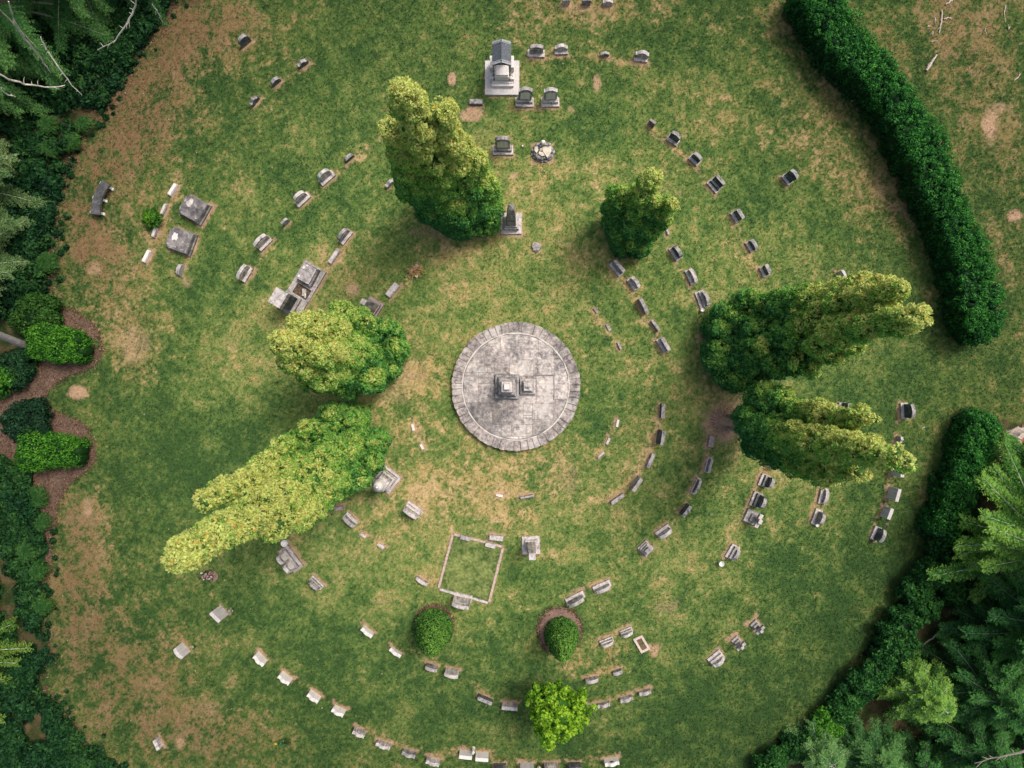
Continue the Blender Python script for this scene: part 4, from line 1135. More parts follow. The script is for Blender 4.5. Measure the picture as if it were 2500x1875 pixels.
def rockery():
    p = G(1324.7, 374)
    root = empty('rockery_monument', (p.x, p.y, -.02), 0, 'mound of dark rocks with cream slabs and a white ball, right of the panelled headstone', 'monument')
    SITE_BARE.append((p.x, p.y, 0, .45, -.42, .4))
    rr = random.Random(5)
    bm = bmesh.new()
    for k in range(30):
        a = 2*PI*k/15; r_ = .38 if k < 15 else .30
        add_rock(bm, (r_*1.12*math.cos(a), r_*.92*math.sin(a), .08+.12*(k >= 15)+rr.uniform(0, .05)), rr.uniform(.075, .115), rr)
    for k in range(12):
        add_rock(bm, (rr.uniform(-.25, .25), rr.uniform(-.2, .2), .26), .11, rr)
    bm_obj('mound', bm, STONE['D'], root)
    cream = plain_mat('cream_broken_slab', (.62,.555,.44), .85, .25, 7, .25)
    bm = bmesh.new()
    for pts in ([(-.02,.16),(.36,.17),(.36,-.06),(.20,-.33),(.10,-.2),(-.02,-.02)], [(-.36,.14),(-.22,.15),(-.20,.0),(-.28,-.12),(-.37,-.02)], [(-.18,-.06),(.0,-.08),(.08,-.24),(-.06,-.26),(-.18,-.16)], [(-.12,.12),(-.05,.13),(-.04,.02),(-.12,.0)]):
        a = [(x, y) for x, y in pts][::-1]
        add_prism(bm, a, .345, .40, Matrix.Rotation(rr.uniform(-.08, .08), 4, 'X'))
    bm_obj('cream_slab', bm, cream, root, .012)
    bm = bmesh.new()
    for q in ((.08, .26), (.24, .24), (-.1, .28)): add_rock(bm, (q[0], q[1], .45), .09, rr)
    bm_obj('loose_rock', bm, STONE['G'], root)
    bm = bmesh.new(); bmesh.ops.create_uvsphere(bm, u_segments=16, v_segments=10, radius=.095, matrix=Matrix.Translation((.0, .27, .62)))
    bm_obj('ball', bm, plain_mat('white_ball', (.74,.70,.60), .7, .08, 6), root, 0, True)
rockery()

def boulder(px, py, r, label):
    p = G(px, py)
    rr = random.Random(int(px))
    bm = bmesh.new(); add_rock(bm, (0, 0, .06), r, rr, .6)
    for i in range(4): add_rock(bm, (rr.uniform(-.1,.1), rr.uniform(-.1,.1), .10), r*.5, rr, .6)
    o = bm_obj('boulder', bm, STONE['G']); o.location = p
    tag(o, label, 'boulder')
    SITE_BARE.append((p.x, p.y, 0, r*.9, -r*.9, r*.9))
boulder(1309.5, 604, .20, 'small lichened boulder alone in the grass below the tall obelisk')

def kerb_plot():
    P4 = [G(1106.3, 1302.8), G(1228.4, 1334.4), G(1193.7, 1470.8), G(1070.8, 1436.8)]
    c = sum(P4, Vector())/4
    root = empty('kerbed_plot', (c.x, c.y, 0), 0, 'square grass grave plot framed by a thin pinkish stone kerb', 'grave plot')
    KM = plain_mat('pink_stone_kerb', (.50,.38,.33), .95, .35, 10, .4)
    KG = STONE['P']
    for i in range(4):
        a = P4[i]-c; b = P4[(i+1) % 4]-c
        d = (b-a); L_ = d.length; ang = math.atan2(d.y, d.x)
        bm = bmesh.new()
        M = Matrix.Translation(a) @ Matrix.Rotation(ang, 4, 'Z')
        n = 5; x = .05
        for k in range(n):
            x1 = .05+(L_-.10)*(k+1)/n
            add_box(bm, x+.004, x1-.004, -.05, .05, -.02, .085+.012*math.sin(k*2.1+i), M)
            x = x1
        bm_obj('kerb', bm, KM if i in (0, 1, 3) else KG, root, .008)
        SITE_BARE.append(((P4[i].x+P4[(i+1) % 4].x)/2, (P4[i].y+P4[(i+1) % 4].y)/2, ang, L_/2, -.05, .05))
    for (px, py, w, lab) in ((1136.5, 1311.5, .47, None), (1197.5, 1329.5, .47, None)):
        q = G(px, py)-c
        bm = bmesh.new(); add_frustum(bm, w, .20, w*.96, .18, .10, .20)
        o = bm_obj('kerb_tablet', bm, STONE['G' if px < 1150 else 'P'], root, .012); o.location = q; o.rotation_euler.z = -.25
    # unmown grass inside
    pts = [(c+(q-c)*.945) for q in P4]
    A = np.array([(q.x, q.y) for q in pts])
    bm = bmesh.new()
    N = 64; cols = []
    gx, gy = [], []
    for j in range(N+1):
        for i in range(N+1):
            u, v = i/N, j/N
            q = (A[0]*(1-u)+A[1]*u)*(1-v)+(A[3]*(1-u)+A[2]*u)*v
            gx.append(q[0]); gy.append(q[1])
    gx = np.array(gx); gy = np.array(gy)
    k1 = fbm(gx, gy, .4, 3, 5); k2 = vnoise(gx, gy, .07, 9)
    col = lerp3((.085,.170,.038), (.37,.43,.14), np.clip((k1-.5)*1.4+(k2-.5)*.9+.52, 0, 1))
    vs = [bm.verts.new((x-c.x, y-c.y, .035+.02*k)) for x, y, k in zip(gx, gy, k2)]
    for j in range(N):
        for i in range(N):
            q = j*(N+1)+i
            bm.faces.new((vs[q], vs[q+N+1], vs[q+N+2], vs[q+1]))
    o = bm_obj('plot_grass', bm, LEAF, root)
    colour_mesh(o, col)
kerb_plot()

def small_kerb():
    P4 = [G(1545, 1559.5), G(1567, 1549), G(1587, 1583), G(1565, 1594.5)]
    c = sum(P4, Vector())/4
    root = empty('grave_kerb', (c.x, c.y, 0), 0, 'small empty rectangular kerb frame of pale pink concrete on the grass', 'grave kerb')
    KM = plain_mat('pale_pink_concrete', (.60,.48,.42), .95, .2, 12, .3)
    for i in range(4):
        a = P4[i]-c; b = P4[(i+1) % 4]-c
        d = b-a; M = Matrix.Translation(a) @ Matrix.Rotation(math.atan2(d.y, d.x), 4, 'Z')
        bm = bmesh.new(); add_box(bm, .0, d.length-.10, -.10, -.0, -.02, .07, M)
        bm_obj('kerb_side', bm, KM, root, .012)
    bm = bmesh.new()
    pts = [((q-c)*.72) for q in P4][::-1]
    add_prism(bm, [(q.x, q.y) for q in pts], .0, .028)
    bm_obj('earth_infill', bm, plain_mat('mossy_earth', (.13,.10,.05), 1, .6, 14, .6), root)
small_kerb()

def bench():
    # curved stone seat, arc centred off to the right
    root_p = G(243, 485)
    root = empty('curved_bench', (root_p.x, root_p.y, 0), 0, 'long curved dark stone bench at the left edge by the forest', 'bench')
    hs = .45
    outer = [G(*q, hs) for q in ((250,438.5),(238,455),(229,475),(223,498),(220,522))]
    inner = [G(*q, hs) for q in ((268,452),(258,464),(250,480),(245,500),(243,524))]
    bm = bmesh.new()
    poly = [(p.x-root_p.x, p.y-root_p.y) for p in outer]+[(p.x-root_p.x, p.y-root_p.y) for p in inner[::-1]]
    add_prism(bm, poly, hs-.10, hs)
    seat = bm_obj('seat', bm, STONE['S'], root, .015)
    for (px, py, yaw) in ((259, 453, .85), (242, 486, .35), (236, 520, .05)):
        p = G(px, py, .2)-root_p
        bm = bmesh.new(); add_box(bm, -.20, .22, -.05, .05, -.22, hs-.101-.2, Matrix.Rotation(-yaw*.6, 4, 'Z'))
        add_box(bm, .222, .27, -.06, .06, -.22, -.12, Matrix.Rotation(-yaw*.6, 4, 'Z'))
        o = bm_obj('support', bm, STONE['W'], root, .01); o.location = p
bench()

def hollow_stump():
    p = G(2490, 1076)
    root = empty('tree_stump', (p.x, p.y, -.02), 0, 'hollow sawn tree stump with rusty heart at the right edge', 'stump')
    rr = random.Random(8)
    bm = bmesh.new(); seg = 30
    prof = [(.62, 0), (.52, .10), (.44, .26), (.40, .40), (.22, .41), (.18, .30), (.10, .22)]
    rings = []
    ph = [rr.uniform(-.06, .06) for _ in range(seg)]
    for r_, z in prof:
        rings.append([bm.verts.new(((r_*(1+ph[k]*1.5*(r_ > .35))+.02*math.sin(5*k))*math.cos(2*PI*k/seg), (r_*(1+ph[k])+.02*math.cos(3*k))*math.sin(2*PI*k/seg), z+ph[k]*.5*(z > .3))) for k in range(seg)])
    for a, b in zip(rings, rings[1:]):
        for k in range(seg): bm.faces.new((a[k], a[(k+1) % seg], b[(k+1) % seg], b[k]))
    bm_obj('wood', bm, DEADWOOD, root)
    bm = bmesh.new(); add_lathe(bm, [(.02, .19), (.19, .21), (.2, .26), (.02, .2201)], 14); bm_obj('rotten_heart', bm, plain_mat('rotten_wood', (.30,.14,.06), 1, .5, 14, .4), root)
    bm = bmesh.new()
    for k in range(26):
        a = rr.uniform(0, 2*PI); r_ = rr.uniform(.42, .62)
        add_tube(bm, [(r_*math.cos(a), r_*math.sin(a), .02), ((r_+.12)*math.cos(a+.2), (r_+.12)*math.sin(a+.2), .03)], [.03, .012], 4)
    bm_obj('bark_splinters', bm, BARK, root)
hollow_stump()

# ------------------------------------------------------------------ small things on the grass
def stick(pts, r0, label, mat=None, kind='fallen_branch', forks=1):
    P = [G(*q) for q in pts]
    rr = random.Random(int(pts[0][0]*7+pts[0][1]))
    c = P[0].copy()
    Q = []
    for a, b in zip(P, P[1:]):
        for k in range(4):
            q = a.lerp(b, k/4)-c; q.x += rr.uniform(-.02, .02); q.y += rr.uniform(-.02, .02); q.z = r0+rr.uniform(0, .015)
            Q.append(q)
    Q.append(P[-1]-c+Vector((0, 0, r0)))
    n = len(Q)
    bm = bmesh.new()
    add_tube(bm, Q, [max(.006, r0*(1-.55*abs(i/(n-1)-.35)*1.4)*rr.uniform(.8, 1.2)) for i in range(n)], 6)
    for k in range(forks):
        i = rr.randrange(1, n-1); d = (Q[-1]-Q[0]).normalized(); s = rr.choice((-1, 1))
        e = Q[i]+Vector((d.x*.8-s*d.y*.6, d.y*.8+s*d.x*.6, 0))*rr.uniform(.1, .2)
        add_tube(bm, [Q[i], e], [r0*.5, r0*.2], 5)
    o = bm_obj(kind, bm, mat or DEADWOOD); o.location = c
    tag(o, label, 'branch', 'bleached branches lying beyond the curved hedge' if pts[0][0] > 2230 and pts[0][1] < 260 else None)
for a in (([(2307,12),(2318,5),(2326,0)], .045, 'short bleached branch at the top edge beyond the curved hedge'),
          ([(2298,26),(2297,45),(2295,62),(2291,82)], .04, 'long thin upright branch, longest of the litter near the top'),
          ([(2281,44),(2283,60)], .022, 'slim twig left of the long upright branch'),
          ([(2304,48),(2313,44),(2322,45)], .035, 'short level branch right of the long upright branch'),
          ([(2263,67),(2270,63)], .022, 'tiny pale chip, leftmost of the litter near the top'),
          ([(2276,77),(2276,87)], .026, 'short stubby upright twig below the long branch'),
          ([(2274,103),(2279,100)], .03, 'tiny bright chip, lowest of the litter near the top'),
          ([(2259,174),(2268,160),(2284,136)], .075, 'thick split bleached branch beside the curved hedge'),
          ([(2475,198),(2485,188),(2491,180)], .03, 'pale branch by the right edge, upper right field'),
          ([(2462,72),(2465,66)], .03, 'small pale chip close to the right edge'),
          ([(2454,12),(2451,30),(2454,55)], .022, 'thin branch along the worn line near the top right corner'),
          ([(2404,70),(2407,85)], .02, 'thin dark twig between litter and right edge'),
          ([(2076,248),(2088,245)], .03, 'small bleached stick on the lawn left of the curved hedge'),
          ([(2250,1048),(2257,1039)], .02, 'thin stick in the grass left of the dark round hedge end'),
          ([(2325,1447),(2338,1453),(2352,1458)], .06, 'reddish split log lying under the conifers, lower right'),
          ([(2243,1580),(2268,1562),(2292,1542),(2326,1525)], .035, 'long broken birch-like branch on the brown ground, lower right')):
    stick(*a)

def flowers(px, py, cols, n, spread, label, name='flower_bunch', cat='flowers', stems=True, pot=None):
    p = G(px, py)
    rr = np.random.default_rng(int(px+py))
    root = empty(name, p, 0, label, cat)
    if pot:
        bm = bmesh.new(); add_lathe(bm, [(.05, -.02), (.075, .14), (.08, .16), (.065, .155), (.06, .12)], 14)
        bm_obj('pot', bm, pot, root)
    cl = Cloud(int(px))
    for i in range(n):
        q = np.array([rr.normal()*spread, rr.normal()*spread*.7, .10+rr.random()*.10])
        c = np.array(cols[i % len(cols)])
        cl.tuft(q, .035, 16, .04, lambda P, d, r, c=c: c[None]*(.8+.3*r.random((len(P), 1))))
    cl.build('blooms', root)
    if stems:
        cl = Cloud(int(px)+1)
        m = n*9
        P = np.stack([rr.normal(size=m)*spread*1.3, rr.normal(size=m)*spread, .04+rr.random(m)*.08], 1)
        cl.quads(P, np.tile([0, 0, 1.], (m, 1)), .05, lerp3((.03,.07,.02), (.10,.15,.05), rr.random(m)), 2.5, .8)
        cl.build('leaves', root)
    return root
PINK = [(.75,.45,.50), (.78,.70,.68), (.60,.30,.36), (.80,.76,.72)]
flowers(509, 1404, PINK, 16, .12, 'pink and white flower bunch lying on the grass below the long conifer tip')
bm = bmesh.new(); add_lathe(bm, [(.10, -.01), (.22, .01), (.23, .05), (.1, .06)], 16)
o = bm_obj('flower_mound', bm, plain_mat('bare_earth_mound', (.22,.14,.11), 1, .4, 10, .5)); o.location = G(521, 1407)
tag(o, 'small round brown earth mound beside the pink flower bunch', 'mound')
flowers(566, 1488, [(.62,.66,.55), (.45,.55,.40)], 6, .06, 'small pale green posy beside the flat-topped stone at lower left')
flowers(474, 1576, [(.75,.75,.60), (.55,.60,.40)], 4, .035, 'tiny white posy right of the plain curved-top headstone')
flowers(694, 1812, [(.10,.28,.10), (.13,.33,.12)], 12, .10, 'bluish green leafy plant behind the lowest white headstone', 'leafy_plant', 'plant')
flowers(676, 1811, [(.75,.60,.04), (.80,.66,.08)], 4, .04, 'few yellow flowers behind the lowest white headstone', 'flower_bunch', 'flowers', False)
flowers(1318, 1870, [(.80,.74,.72), (.75,.40,.42), (.82,.80,.76)], 9, .06, 'pink and white flowers at the bottom edge between two grey headstones')
flowers(1735, 1254, [(.78,.76,.45)], 3, .02, 'pale yellow bloom left of the stone cross', 'flower_bunch', 'flowers', False)

WHITEPOT = plain_mat('white_glazed_pot', (.78,.74,.72), .4, .06, 5, 0)
def vase(px, py, s, label, lean=0, name='flower_vase'):
    p = G(px, py)
    root = empty(name, p, 0, label, 'vase')
    bm = bmesh.new(); add_lathe(bm, [(.06*s, -.02), (.075*s, .02), (.085*s, .20*s), (.10*s, .26*s), (.085*s, .265*s), (.07*s, .2*s), (.02, .19*s)], 16)
    bm_obj('body', bm, WHITEPOT, root, 0, True)
    return root
vase(1757, 1373, 1.15, 'round white vase in the grass left of the pale rounded headstone')
vase(1712, 758, .8, 'small white pot at the foot of the lichen-covered headstone')
vase(700.5, 1322, 1.5, 'broad white vase at the upper end of the double monument')
vase(1990.5, 1280, .8, 'white pot at the corner of the round-topped far right headstone')
vase(1276, 357.5, .35, 'tiny white stone in the grass in front of the dark arched headstone', name='white_pebble')
o = vase(1018.5, 675, .7, 'white pot at the low corner of the plant-tangled marker')

def figurine():
    p = G(1156, 1826)
    root = empty('figurine', p, .4, 'small white praying figurine between the two bright white headstones', 'figurine')
    bm = bmesh.new()
    add_lathe(bm, [(.075, -.02), (.08, .03), (.06, .05), (.068, .12), (.05, .28), (.062, .36), (.05, .42), (.028, .44)], 14)
    bm_obj('robe', bm, STONE['W'], root, 0, True)
    bm = bmesh.new(); bmesh.ops.create_uvsphere(bm, u_segments=12, v_segments=8, radius=.042, matrix=Matrix.Translation((0, 0, .475)))
    bm_obj('head', bm, STONE['W'], root, 0, True)
    bm = bmesh.new()
    for sx in (-1, 1): add_tube(bm, [(sx*.055, 0, .38), (sx*.06, -.045, .30), (.008*sx, -.085, .34)], [.022, .02, .014], 6)
    bm_obj('arms', bm, STONE['W'], root, 0, True)
figurine()

def flag(px, py, yaw, label):
    p = G(px, py)
    root = empty('flag', p, yaw, label, 'flag')
    bm = bmesh.new(); add_tube(bm, [(0, 0, -.02), (0, 0, .42)], .007, 6); bm_obj('staff', bm, DEADWOOD, root)
    red = plain_mat('flag_red', (.50,.10,.11), .9, .1, 4, 0); wh = plain_mat('flag_white', (.74,.70,.68), .9, .06, 4, 0); bl = plain_mat('flag_blue', (.08,.12,.30), .9, .1, 4, 0)
    bm = bmesh.new(); n = 10; rows = 7
    V = [[bm.verts.new((.012+.24*i/n, .03*math.sin(i*.8+j*.3)-.010*i, .42-.17*j/rows-.012*i)) for i in range(n+1)] for j in range(rows+1)]
    for j in range(rows):
        for i in range(n):
            f = bm.faces.new((V[j][i], V[j][i+1], V[j+1][i+1], V[j+1][i]))
            f.material_index = 2 if (j < 4 and i < 4) else j % 2
    bm_obj('cloth', bm, [red, wh, bl], root)
flag(2149, 1281, .8, 'small red, white and blue flag planted beside the black-faced headstone')
flag(2160, 1226, -2.4, 'small faded flag between the two light grey headstones at the right')

def dead_plant():
    p = G(1014, 660)
    root = empty('dead_plant', p, 0, 'straggly dead yellow plant sprawling around a small block marker', 'plant')
    rr = random.Random(21)
    bm = bmesh.new()
    for k in range(46):
        a = rr.uniform(0, 2*PI); L_ = rr.uniform(.15, .42); z = rr.uniform(.12, .3)
        x0, y0 = rr.uniform(-.15, .15), rr.uniform(-.12, .12)
        x1, y1 = x0+L_*math.cos(a), y0+L_*math.sin(a)
        add_tube(bm, [(x0, y0, 0), ((x0+x1)/2, (y0+y1)/2, z), (x1, y1, z*.5)], [.011, .009, .005], 4)
    bm_obj('stems', bm, plain_mat('straw_stems', (.52,.38,.13), .9, .3, 12), root)
    cl = Cloud(22); r2 = np.random.default_rng(2); m = 160
    P = np.stack([r2.normal(size=m)*.17+.04, r2.normal(size=m)*.13-.03, .08+r2.random(m)*.2], 1)
    cl.quads(P, np.tile([0, 0, 1.], (m, 1)), .055, lerp3((.45,.20,.07), (.60,.45,.20), r2.random(m)), 1.8, .8)
    cl.build('leaves', root)
dead_plant()

# black oval emblem on the white stone at the bottom edge
for o in list(C.objects):
    if o.get('label') == 'white headstone with black oval emblem at the bottom edge':
        tab = [c for c in o.children if c.name.startswith('tablet')][0]
        bm = bmesh.new(); add_lathe(bm, [(1, 0), (1, .01), (.9, .012)], 20)
        z = max(v.co.z for v in tab.data.vertices); yf = min(v.co.y for v in tab.data.vertices)
        for v in bm.verts: v.co = Vector((v.co.x*.085, yf-.001-v.co.z, z-.13+v.co.y*.05))
        bm_obj('oval_emblem', bm, plain_mat('black_enamel', (.02,.022,.03), .4, .1, 5, 0), o)

# ------------------------------------------------------------------ golden columnar conifers
DEEP = np.array((.036,.195,.066)); MIDG = np.array((.150,.430,.095)); LIME = np.array((.30,.56,.095)); GOLD = np.array((.66,.72,.23)); ORANGE = np.array((.76,.50,.13))
SUN = np.array((.50,.58,.64))  # sun direction; foliage colours are painted lighter towards it

def conifer_col(gold, hot):
    def f(P, d, r, idx=None):
        n = len(P)
        gg = gold if idx is None else gold[idx]
        t = np.clip(gg + .12 + .22*(d @ SUN) + .16*r.normal(size=n), 0, 1)  # golden tone plus sun-side brightening painted into the leaf colour
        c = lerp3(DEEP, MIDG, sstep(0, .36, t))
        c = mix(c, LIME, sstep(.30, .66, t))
        c = mix(c, GOLD, sstep(.60, 1.0, t))
        o = (r.random(n) < .07*hot*np.clip(t*1.4-.5, 0, 1))
        c[o] = ORANGE*(.8+.4*r.random((o.sum(), 1)))
        return c
    return f

def lobe(cl, c, R, g, rr, out):
    """a rounded billow of foliage: dark heart, small tufts over its outer side"""
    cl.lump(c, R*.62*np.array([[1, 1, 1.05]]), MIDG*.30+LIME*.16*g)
    k = int(17*(R/.4)**2)+6
    r = cl.r
    d = unit(r.normal(size=(k, 3))+np.asarray(out)[None]*.65+np.array([0, 0, .55]))
    rs = np.minimum(.19, R*(.28+.16*r.random(k)))
    p = np.asarray(c)[None]+d*R*np.array([.86, .86, .95])
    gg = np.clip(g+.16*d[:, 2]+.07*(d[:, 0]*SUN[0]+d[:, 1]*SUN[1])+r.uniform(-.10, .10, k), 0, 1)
    cl.many(p, rs, 165, .066, conifer_col(gg, 1.0), 1.15, hemi=d)

def golden_conifer(base, spires, label, seed, z0=.15, gold0=.0, trunk_r=.16, dens=1.0):
    b = G(*base)
    root = empty('golden_conifer', b, 0, label, 'tree', 'golden conifers around the platform')
    rr = random.Random(seed)
    cl = Cloud(seed)
    tb = bmesh.new()
    for (tx, ty, h, r0) in spires:
        h -= .25
        tip = G(tx, ty, h)-b
        foot = Vector((tip.x*.55, tip.y*.55, z0*.2))
        add_tube(tb, [(foot.x*.3, foot.y*.3, -.02), tuple(foot.lerp(tip, .35)), tuple(foot.lerp(tip, .92))], [trunk_r*.7, trunk_r*.5, .03], 6)
        t = 0.0
        k = 0
        zs = max(z0, .12)
        z = zs
        while z < h:
            t = (z-zs)/max(.1, h-zs)
            rad = r0*1.13*min(1, .62+2.0*t)*(1-.62*t**2.2)
            rc = min(.58, .20+.34*rad)*rr.uniform(.8, 1.2)
            c = foot.lerp(tip, (z/h))
            m = max(3, int(2*PI*max(.05, rad-rc*.4)/(rc*1.25)))
            ph = rr.uniform(0, 6.3)
            for q in range(m):
                if rr.random() < .20: continue
                a = ph+2*PI*q/m+rr.uniform(-.25, .25)
                rho = max(0, rad-rc*.78)*rr.uniform(.66, 1.22)
                pos = Vector((c.x+rho*math.cos(a), c.y+rho*math.sin(a), z+rr.uniform(-.22, .22)))
                zz_ = min(1, max(0, (z-1.2)/7.5)); zz_ = zz_*zz_*(3-2*zz_)
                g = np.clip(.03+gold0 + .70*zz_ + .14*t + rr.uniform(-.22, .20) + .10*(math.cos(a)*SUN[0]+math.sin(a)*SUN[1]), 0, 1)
                R_ = rc*rr.uniform(.62, 1.25)
                if rr.random() < .10:
                    pos = pos+Vector((math.cos(a), math.sin(a), .3))*rr.uniform(.12, .30); R_ *= .6
                hid = False
                for (ux, uy, uh, ur) in spires:
                    if (ux, uy) == (tx, ty) or pos.z > uh*.96: continue
                    tj = G(ux, uy, uh)-b; fj = Vector((tj.x*.55, tj.y*.55, z0*.2)); tt = max(0, pos.z/uh)
                    cj = fj.lerp(tj, tt); rj = ur*1.13*min(1, .62+2.0*tt)*(1-.62*tt**2.2)
                    if math.hypot(pos.x-cj.x, pos.y-cj.y) < rj*.42: hid = True; break
                if hid: continue
                lobe(cl, (pos.x, pos.y, max(R_*.5, pos.z)), R_, g, rr, (math.cos(a), math.sin(a), 0))
                if rr.random() < .03:
                    e = Vector((math.cos(a), math.sin(a), .35))
                    twig = bmesh.new()
                    add_tube(twig, [c+Vector((0, 0, z-c.z)), pos+e*R_*.7, pos+e*R_*1.12+Vector((rr.uniform(-.1,.1), rr.uniform(-.1,.1), .05))], [.03, .018, .006], 4)
                    bm_obj('bare_twig', twig, PALE_BARK, root)
            z += rc*1.05
        g = min(1, .12+gold0+.62*min(1, h/8.0)+.25)
        for q in range(3):
            R_ = .17*rr.uniform(.9, 1.3)
            cl.tuft((tip.x+rr.uniform(-.08, .08), tip.y+rr.uniform(-.08, .08), h-.10*q), R_, int(4*PI*R_*R_*360), .055, conifer_col(g, 1.2), LIME*.5, 1.3, .7, corek=.5)
    # feathery fringe where sprays reach past the billows
    bm_obj('trunk', tb, BARK, root)
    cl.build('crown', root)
    return root

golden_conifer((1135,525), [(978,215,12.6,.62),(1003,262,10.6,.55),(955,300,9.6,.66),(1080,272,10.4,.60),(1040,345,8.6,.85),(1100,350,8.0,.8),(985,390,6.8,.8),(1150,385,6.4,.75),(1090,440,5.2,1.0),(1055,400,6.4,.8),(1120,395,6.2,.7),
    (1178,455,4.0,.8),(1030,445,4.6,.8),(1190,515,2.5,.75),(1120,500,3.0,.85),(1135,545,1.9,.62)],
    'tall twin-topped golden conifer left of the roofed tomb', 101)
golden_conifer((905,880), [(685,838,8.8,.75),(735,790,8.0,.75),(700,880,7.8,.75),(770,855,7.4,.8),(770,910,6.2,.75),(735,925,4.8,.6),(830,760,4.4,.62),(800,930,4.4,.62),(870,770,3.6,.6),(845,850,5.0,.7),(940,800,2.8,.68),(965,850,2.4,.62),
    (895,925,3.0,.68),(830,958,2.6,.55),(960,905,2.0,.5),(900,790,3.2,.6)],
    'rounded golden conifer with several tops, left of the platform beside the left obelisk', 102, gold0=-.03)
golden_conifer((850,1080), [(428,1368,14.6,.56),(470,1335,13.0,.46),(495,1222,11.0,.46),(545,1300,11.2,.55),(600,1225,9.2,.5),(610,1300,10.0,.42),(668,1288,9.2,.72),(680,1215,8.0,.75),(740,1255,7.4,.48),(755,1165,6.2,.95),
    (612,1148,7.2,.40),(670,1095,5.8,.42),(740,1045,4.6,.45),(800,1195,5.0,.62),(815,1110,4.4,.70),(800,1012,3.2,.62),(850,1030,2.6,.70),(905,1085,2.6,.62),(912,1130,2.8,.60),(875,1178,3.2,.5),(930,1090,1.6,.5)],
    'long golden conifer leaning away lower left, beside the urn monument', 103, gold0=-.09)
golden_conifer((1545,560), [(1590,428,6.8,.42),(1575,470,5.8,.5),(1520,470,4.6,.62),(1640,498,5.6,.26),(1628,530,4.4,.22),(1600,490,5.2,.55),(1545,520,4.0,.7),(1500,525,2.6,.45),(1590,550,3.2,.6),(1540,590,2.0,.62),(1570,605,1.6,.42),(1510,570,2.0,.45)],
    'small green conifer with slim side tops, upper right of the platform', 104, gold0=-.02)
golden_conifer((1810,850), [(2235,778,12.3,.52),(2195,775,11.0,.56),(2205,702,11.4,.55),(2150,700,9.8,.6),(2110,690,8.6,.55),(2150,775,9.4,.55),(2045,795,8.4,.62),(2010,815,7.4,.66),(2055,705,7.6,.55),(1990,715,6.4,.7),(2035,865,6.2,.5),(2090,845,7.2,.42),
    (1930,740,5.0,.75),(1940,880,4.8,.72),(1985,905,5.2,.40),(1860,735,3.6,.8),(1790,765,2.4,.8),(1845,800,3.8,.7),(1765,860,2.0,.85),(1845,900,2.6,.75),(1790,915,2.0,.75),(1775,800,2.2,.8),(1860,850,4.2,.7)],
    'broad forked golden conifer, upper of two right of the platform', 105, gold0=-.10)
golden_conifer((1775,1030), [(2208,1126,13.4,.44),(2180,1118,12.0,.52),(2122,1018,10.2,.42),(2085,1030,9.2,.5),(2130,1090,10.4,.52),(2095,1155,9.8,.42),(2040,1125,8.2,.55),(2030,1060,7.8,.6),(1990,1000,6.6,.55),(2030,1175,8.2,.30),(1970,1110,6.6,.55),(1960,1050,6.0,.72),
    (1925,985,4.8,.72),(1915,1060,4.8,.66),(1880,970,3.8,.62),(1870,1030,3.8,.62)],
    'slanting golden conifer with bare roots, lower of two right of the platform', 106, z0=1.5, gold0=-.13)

def roots():
    p = G(1755, 1027)
    rr = random.Random(31)
    bm = bmesh.new()
    add_tube(bm, [(.1, 0, -.05), (.25, -.02, .6), (.42, -.05, 1.4)], [.26, .19, .15], 12)
    for k in range(13):
        a = 1.2+k*.33+rr.uniform(-.1, .1); L_ = rr.uniform(.45, .8)
        add_tube(bm, [(.1+.2*math.cos(a), .2*math.sin(a), .12), (.1+.45*math.cos(a), .45*math.sin(a), .05), (.1+L_*math.cos(a+.15), L_*math.sin(a+.15), .0)], [.07, .04, .012], 5)
    for k in range(10):
        a = rr.uniform(1.6, 4.6)
        add_tube(bm, [(.1+.28*math.cos(a), .28*math.sin(a), .3), (.05+.5*math.cos(a), .5*math.sin(a), .34+rr.uniform(-.1, .2))], [.018, .008], 4)
    tree = [o for o in C.objects if 'conifer with bare roots' in o.get('label', '')][0]
    o = bm_obj('roots', bm, plain_mat('reddish_root_bark', (.36,.24,.175), .95, .35, 10, .4), tree); o.location = p-tree.location
roots()

# ------------------------------------------------------------------ cone shrubs
def cone_shrub(base, tip, h, r0, label, seed):
    b = G(*base); tp = G(*tip, h)-b
    root = empty('cone_shrub', b, 0, label, 'shrub', 'clipped cone shrubs in bark rings')
    bm = bmesh.new(); add_tube(bm, [(0, 0, -.02), (tp.x*.4, tp.y*.4, h*.5)], [.07, .03], 6); bm_obj('trunk', bm, BARK, root)
    cl = Cloud(seed); rr = random.Random(seed)
    def colf(t):
        def f(P, d, r):
            k = np.clip(.34+.34*t+.30*(d @ SUN)+.16*r.normal(size=len(P)), 0, 1)  # lit side of the cone painted in through leaf colour
            c = lerp3((.016,.085,.022), (.090,.270,.045), sstep(0, .55, k))
            return mix(c, (.25,.50,.08), sstep(.45, 1.0, k))
        return f
    z = .10
    while z < h:
        t = z/h
        rad = r0*(.92+.30*min(t*3, .30))*(1-t)**.62*(1+.06*math.sin(z*5))
        c = tp*t
        m = max(1, int(2*PI*rad/.115))
        for q in range(m):
            a = 2*PI*(q+rr.random()*.7)/m
            R_ = rr.uniform(.075, .115)
            cl.tuft((c.x+(rad-.03)*math.cos(a), c.y+(rad-.03)*math.sin(a), z+rr.uniform(-.05, .05)), R_, 52, .042, colf(t), (.010,.04,.012), 1.2, .6, 1.9, .8)
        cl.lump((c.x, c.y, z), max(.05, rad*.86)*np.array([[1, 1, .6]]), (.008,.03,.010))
        z += .105
    cl.build('crown', root)
cone_shrub((1058,1530), (1049,1592), 3.6, .80, 'green cone-shaped shrub in a bark ring, left of two at the bottom', 201)
